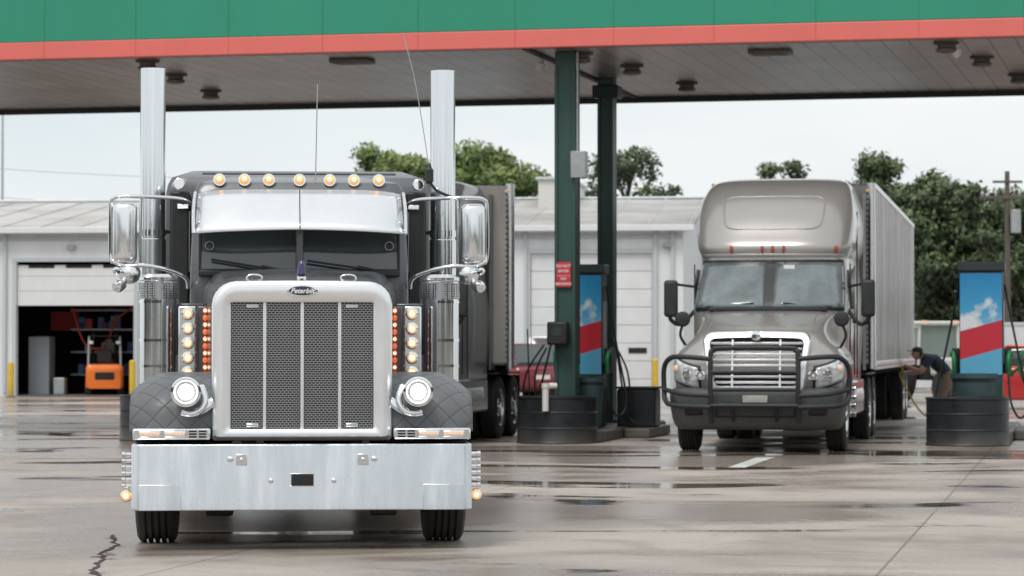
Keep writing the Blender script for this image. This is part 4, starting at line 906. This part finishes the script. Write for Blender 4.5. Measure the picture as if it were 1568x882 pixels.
# ================================================================== TREES
def leafmat(n,c): return mat(n,c,.55,var=.35,vs=1.2)
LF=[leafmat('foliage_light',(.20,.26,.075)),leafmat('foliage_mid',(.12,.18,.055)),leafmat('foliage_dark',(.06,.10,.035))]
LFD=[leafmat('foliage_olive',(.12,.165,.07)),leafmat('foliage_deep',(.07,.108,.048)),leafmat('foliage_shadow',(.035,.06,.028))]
BARK=mat('bark',(.10,.085,.07),.9,var=.3,vs=6,bump=.5,bs=20)
def tree(name,px,Y,ztop,rad,mats,dens=1.0,seed=0,zbot=2.2,nl=46,leaf=.17):
    rnd=random.Random(seed); X=PX(px,Y); T=grp(name,(X,Y,0))
    V=[];Fs=[];MI=[]
    hc=(ztop+zbot)/2; hh=(ztop-zbot)/2
    lobes=[]
    lathe(T,'trunk',(0,0,0),(0,0,1),[(0,.32),(.3,.24),(zbot,.19),(hc,.11),(ztop-1,.03)],BARK,12)
    for i in range(nl):
        for _ in range(20):
            a=rnd.uniform(0,2*math.pi); zz=rnd.uniform(-1,1)
            rr_=math.sqrt(max(0,1-abs(zz)**2.2)); q=rnd.random()**.5
            p=Vector((math.cos(a)*rr_*q*rad,math.sin(a)*rr_*q*rad,hc+zz*hh*.93))
            if all((p-l[0]).length>.42*min(l[1],.8) for l in lobes): break
        lobes.append((p,rnd.uniform(.38,.85)*rad/2.4))
    for i in range(0,nl,2):
        p,r=lobes[i]; z0=max(zbot*.7,p.z-abs(p.x)-.9)
        a=Vector((0,0,min(z0,ztop-1.2))); mid=(a+p)/2+Vector((0,0,.15))
        tube(T,'limb',[a,mid,p],.025+.02*rnd.random(),BARK,k=3)
    for (p,r) in lobes:
        n=int(480*dens*r*r/(.6))
        for _ in range(n):
            d=Vector((rnd.gauss(0,1),rnd.gauss(0,1),rnd.gauss(0,1))).normalized()
            q=p+Vector((d.x,d.y,d.z*.72))*r*(rnd.uniform(.35,1.25))
            u=Vector((rnd.gauss(0,1),rnd.gauss(0,1),rnd.gauss(0,1))).normalized(); w=u.cross(d+Vector((.01,0,0))).normalized()
            s=leaf*rnd.uniform(.45,1.1); b_=len(V)
            V+=[q-u*s,q+w*s*.5,q+u*s,q-w*s*.5]; Fs.append((b_,b_+1,b_+2,b_+3))
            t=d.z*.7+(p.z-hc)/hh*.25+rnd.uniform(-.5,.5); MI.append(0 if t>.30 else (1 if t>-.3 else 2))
    me=bpy.data.meshes.new('crown'); me.from_pydata(V,[],Fs)
    for m_ in mats: me.materials.append(m_)
    me.polygons.foreach_set('material_index',MI); me.update()
    o=bpy.data.objects.new('crown',me); bpy.context.collection.objects.link(o); o.parent=T
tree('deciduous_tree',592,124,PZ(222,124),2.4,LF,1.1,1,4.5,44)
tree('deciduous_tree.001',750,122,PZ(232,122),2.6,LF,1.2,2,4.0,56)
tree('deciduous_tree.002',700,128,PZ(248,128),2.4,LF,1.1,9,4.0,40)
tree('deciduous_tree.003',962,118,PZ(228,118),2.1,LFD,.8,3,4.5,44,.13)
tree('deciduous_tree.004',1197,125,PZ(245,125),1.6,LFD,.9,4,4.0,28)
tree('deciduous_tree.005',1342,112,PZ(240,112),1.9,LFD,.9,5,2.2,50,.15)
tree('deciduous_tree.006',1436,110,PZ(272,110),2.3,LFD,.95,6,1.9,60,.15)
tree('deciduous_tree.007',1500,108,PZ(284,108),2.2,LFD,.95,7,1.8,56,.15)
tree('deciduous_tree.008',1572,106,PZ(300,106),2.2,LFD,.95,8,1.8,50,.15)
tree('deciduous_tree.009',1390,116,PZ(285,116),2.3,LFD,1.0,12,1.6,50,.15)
def treeline(name,seed,n,f,s0,s1):
    rnd=random.Random(seed); V=[];Fs=[];MI=[]
    for i in range(n):
        x,y,hm=f(rnd); q=rnd.random()
        p=Vector((x,y,hm*q)); u=Vector((rnd.gauss(0,1),rnd.gauss(0,1),rnd.gauss(0,1))).normalized(); w=u.orthogonal().normalized(); s=rnd.uniform(s0,s1); b_=len(V)
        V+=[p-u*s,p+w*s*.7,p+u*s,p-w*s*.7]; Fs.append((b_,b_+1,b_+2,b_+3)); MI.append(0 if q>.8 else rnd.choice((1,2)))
    me=bpy.data.meshes.new(name); me.from_pydata(V,[],Fs)
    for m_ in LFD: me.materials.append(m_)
    me.polygons.foreach_set('material_index',MI); o=bpy.data.objects.new(name,me); bpy.context.collection.objects.link(o)
def f1(r):
    x=r.uniform(-60,70); return x,165+r.uniform(-2,2),4.2+1.0*math.sin(x*.35)+.6*math.sin(x*.9+1)
treeline('distant_tree_line',5,8000,f1,.3,.7)
def f2(r):   # unseen tree ring added behind and beside the viewpoint for dark chrome reflections
    a=r.uniform(math.pi*.93,2*math.pi+.07*math.pi); rad=75+r.uniform(-3,3)
    return rad*1.2*math.cos(a),10+rad*math.sin(a),7+2.5*math.sin(a*9)+1.5*math.sin(a*23+1)
treeline('added_offscreen_trees',6,9000,f2,.8,1.6)
WOOD=mat('pole_wood',(.12,.10,.085),.9,var=.2)
def upole(px,Y,ptop,arm):
    U=grp('utility_pole',(PX(px,Y),Y,0)); zt=PZ(ptop,Y)
    lathe(U,'pole',(0,0,0),(0,0,1),[(0,.13),(zt,.08)],WOOD,14)
    if arm:
        box(U,'crossarm',-.95,.95,-.12,-.02,zt-.95,zt-.84,WOOD,.01); box(U,'crossarm_lower',-.5,.5,-.12,-.02,zt-.40,zt-.32,WOOD,.01)
        for x in(-.85,-.4,.4,.85): lathe(U,'insulator',(x,-.07,zt-.84),(0,0,1),[(0,.04),(.1,.06),(.16,.03)],GALV,10)
        cyl(U,'transformer',(.25,-.2,zt-2.1),(.25,-.2,zt-1.3),.17,GALV,n=18,bevel=.03)
        for x in(-.85,.85): tube(U,'power_line',[(x,-.07,zt-.70),(x+6,2,zt-1.2),(x+14,4,zt-.9)],.014,FRAME); tube(U,'power_line_b',[(x,-.07,zt-.70),(x-9,8,zt-1.3),(x-20,16,zt-1.2)],.010,FRAME)
    return U
upole(1543,99,262,True)
Lp=grp('light_pole',(PX(3,100),100,0)); lathe(Lp,'mast',(0,0,0),(0,0,1),[(0,.07),(PZ(165,100),.035)],GALV,12); box(Lp,'lamp_head',-.1,.5,-.12,.12,PZ(163,100),PZ(160,100)+.1,GALV,.02)
for k,(pa,pb) in enumerate(((256,268),(300,312))):
    U=grp('overhead_wire',(0,0,0)); Ya=112
    tube(U,'wire',[(PX(-80,Ya),Ya,PZ(pa-4,Ya)),(PX(90,Ya),Ya,PZ(pa+8,Ya)),(PX(300,Ya),Ya,PZ(pb+4,Ya)),(PX(560,Ya),Ya,PZ(pb+2,Ya))],.012,GALV)

# ================================================================== PERSON
def person():
    P=grp('person',(PX(1452,56.5),56.5,0),0)
    SK=mat('skin',(.48,.29,.21),.5); SH=mat('navy_shirt',(.030,.038,.07),.8,var=.2); TR=mat('khaki_trousers',(.26,.21,.15),.85,var=.2); BT=mat('boots',(.04,.03,.022),.7); HR=mat('dark_cap',(.02,.02,.025),.7)
    J={}; E=[]
    def j(n,p,r): J[n]=(Vector(p),r)
    j('pel',(0,0,.93),.15); j('waist',(-.10,0,1.05),.145); j('chest',(-.30,0,1.20),.165); j('upch',(-.40,0,1.25),.13); j('neck',(-.49,0,1.285),.065); j('nh',(-.535,0,1.31),.06)
    E+=[('pel','waist','S'),('waist','chest','S'),('chest','upch','S'),('upch','neck','S'),('neck','nh','K')]
    for s,n in((-1,'l'),(1,'r')):
        ex=-.58 if s<0 else -.50; ez=1.0 if s<0 else .98
        j('sh'+n,(-.38,s*.18,1.22),.085); j('el'+n,(ex,s*.24,ez),.055); j('wr'+n,(-.80,s*.13,1.10 if s<0 else .98),.034); j('hd'+n,(-.87,s*.11,1.12 if s<0 else .98),.036)
        E+=[('upch','sh'+n,'S'),('sh'+n,'el'+n,'S2'),('el'+n,'wr'+n,'K'),('wr'+n,'hd'+n,'K')]
        j('hp'+n,(.0,s*.10,.88),.115); kx=-.16 if s<0 else .03; ax=-.02 if s<0 else .22
        j('kn'+n,(kx,s*.13,.49),.075); j('an'+n,(ax,s*.14,.10),.05); j('to'+n,(ax-.17,s*.15,.045),.042)
        E+=[('pel','hp'+n,'T'),('hp'+n,'kn'+n,'T'),('kn'+n,'an'+n,'T'),('an'+n,'to'+n,'B')]
    names=list(J); me=bpy.data.meshes.new('body'); me.from_pydata([J[n][0] for n in names],[(names.index(a),names.index(b)) for a,b,_ in E],[])
    o=bpy.data.objects.new('body',me); bpy.context.collection.objects.link(o)
    sk=o.modifiers.new('sk','SKIN'); 
    for i,n in enumerate(names):
        v=me.skin_vertices[0].data[i]; v.radius=(J[n][1],J[n][1]); v.use_root=(n=='pel')
    ss=o.modifiers.new('ss','SUBSURF'); ss.levels=2; ss.render_levels=2
    bpy.context.view_layer.update(); dg=bpy.context.evaluated_depsgraph_get(); m2=bpy.data.meshes.new_from_object(o.evaluated_get(dg)); o.modifiers.clear(); o.data=m2; o.parent=P
    m2.materials.clear()
    for m_ in(SK,SH,TR,BT): m2.materials.append(m_)
    for f in m2.polygons:
        c=f.center; best=9;lab='S';tt=0
        for a,b,l in E:
            A=J[a][0];Bv=J[b][0]; d=Bv-A; t=max(0,min(1,(c-A).dot(d)/d.dot(d))); dist=(c-(A+d*t)).length-(J[a][1]*(1-t)+J[b][1]*t)
            if dist<best: best=dist;lab=l;tt=t
        f.material_index={'S':1,'S2':1 if tt<.6 else 0,'K':0,'T':2,'B':3}[lab]; f.use_smooth=True
    hc=Vector((-.60,0,1.345))
    ball(P,'head',hc,.105,SK,(1.0,.76,1.12),20); ball(P,'nose',hc+Vector((-.105,0,-.01)),.02,SK,(1.1,.7,1.1),8)
    for s in(-1,1): ball(P,'ear',hc+Vector((.01,s*.08,0)),.026,SK,(.7,.4,1.1),8); ball(P,'eye',hc+Vector((-.088,s*.033,.02)),.011,BLACK,(1,1,1),8)
    ball(P,'mouth',hc+Vector((-.098,0,-.05)),.014,mat('lips',(.3,.12,.1),.5),(.5,1.3,.4),8)
    ball(P,'hair',hc+Vector((.03,0,.012)),.104,mat('hair',(.04,.03,.02),.8),(.85,.78,1.05),18)
    ball(P,'cap',hc+Vector((.005,0,.055)),.105,HR,(1.03,.82,.75),18)
    box(P,'cap_brim',hc.x-.19,hc.x-.08,-.06,.06,hc.z+.045,hc.z+.058,HR,.005)
    for s,z in((-1,1.12),(1,.98)):
        for k in range(4):
            y0=s*.11+(-.03+.02*k); l=(.06,.072,.068,.052)[k]
            tube(P,'finger',[(-.88,y0,z),(-.88-l*.5,y0,z-.005),(-.88-l*.75,y0,z-.03),(-.88-l*.55,y0,z-.05)],.009,SK)
        tube(P,'thumb',[(-.84,s*.11-s*.03,z+.01),(-.88,s*.11-s*.055,z),(-.91,s*.11-s*.04,z-.03)],.010,SK)
    tube(P,'hose_in_hands',[(-1.0,-.11,1.10),(-.92,-.11,1.085),(-.88,0,1.0),(-.92,.11,.945),(-.75,.2,.6),(-.3,.35,.1),(.8,.4,.03)],.018,mat('yellow_hose',(.55,.42,.08),.5))
person()

# ================================================================== LIGHT / WORLD
w=bpy.data.worlds.new('World'); bpy.context.scene.world=w; w.use_nodes=True; N=w.node_tree.nodes; L=w.node_tree.links; N.clear()
out=N.new('ShaderNodeOutputWorld'); sky=N.new('ShaderNodeTexSky'); sky.sky_type='NISHITA'; sky.sun_disc=False; sky.air_density=1.2; sky.dust_density=2.5
b1=N.new('ShaderNodeBackground'); b1.inputs[1].default_value=.10; L.new(sky.outputs[0],b1.inputs[0])
tc=N.new('ShaderNodeTexCoord'); mp=N.new('ShaderNodeMapping'); mp.inputs['Scale'].default_value=(1,1,3.2); L.new(tc.outputs['Generated'],mp.inputs[0])
n=N.new('ShaderNodeTexNoise'); n.inputs['Scale'].default_value=3.2; n.inputs['Detail'].default_value=6; n.inputs['Roughness'].default_value=.5; n.inputs['Distortion'].default_value=.3; L.new(mp.outputs[0],n.inputs['Vector'])
r=N.new('ShaderNodeValToRGB'); r.color_ramp.elements[0].position=.3; r.color_ramp.elements[0].color=(.75,.83,.87,1); r.color_ramp.elements[1].position=.62; r.color_ramp.elements[1].color=(.99,1,1,1); L.new(n.outputs['Fac'],r.inputs[0])
b2=N.new('ShaderNodeBackground'); b2.inputs[1].default_value=1.05; L.new(r.outputs[0],b2.inputs[0])
ms=N.new('ShaderNodeMixShader'); ms.inputs[0].default_value=.90; L.new(b1.outputs[0],ms.inputs[1]); L.new(b2.outputs[0],ms.inputs[2]); L.new(ms.outputs[0],out.inputs[0])
sl=bpy.data.lights.new('sun','SUN'); sl.energy=1.5; sl.angle=R(20); sl.color=(1,.96,.9); so=bpy.data.objects.new('sun',sl); bpy.context.collection.objects.link(so)
dirv=Vector((-.35,-.75,1.25)).normalized(); so.rotation_euler=dirv.to_track_quat('Z','Y').to_euler()
sky.sun_elevation=math.asin(dirv.z); sky.sun_rotation=math.atan2(dirv.x,dirv.y)

cam=bpy.data.cameras.new('camera'); co=bpy.data.objects.new('camera',cam); bpy.context.collection.objects.link(co)
co.location=(0,0,H); co.rotation_euler=(R(90)+math.atan(92/F),0,0); cam.sensor_width=36; cam.lens=36*F/1568; cam.clip_end=2000; cam.clip_start=.1
cam.dof.use_dof=True; cam.dof.focus_distance=21.6; cam.dof.aperture_fstop=4.5
sc=bpy.context.scene; sc.camera=co; sc.view_settings.view_transform='Standard'; sc.view_settings.look='None'; sc.view_settings.exposure=0
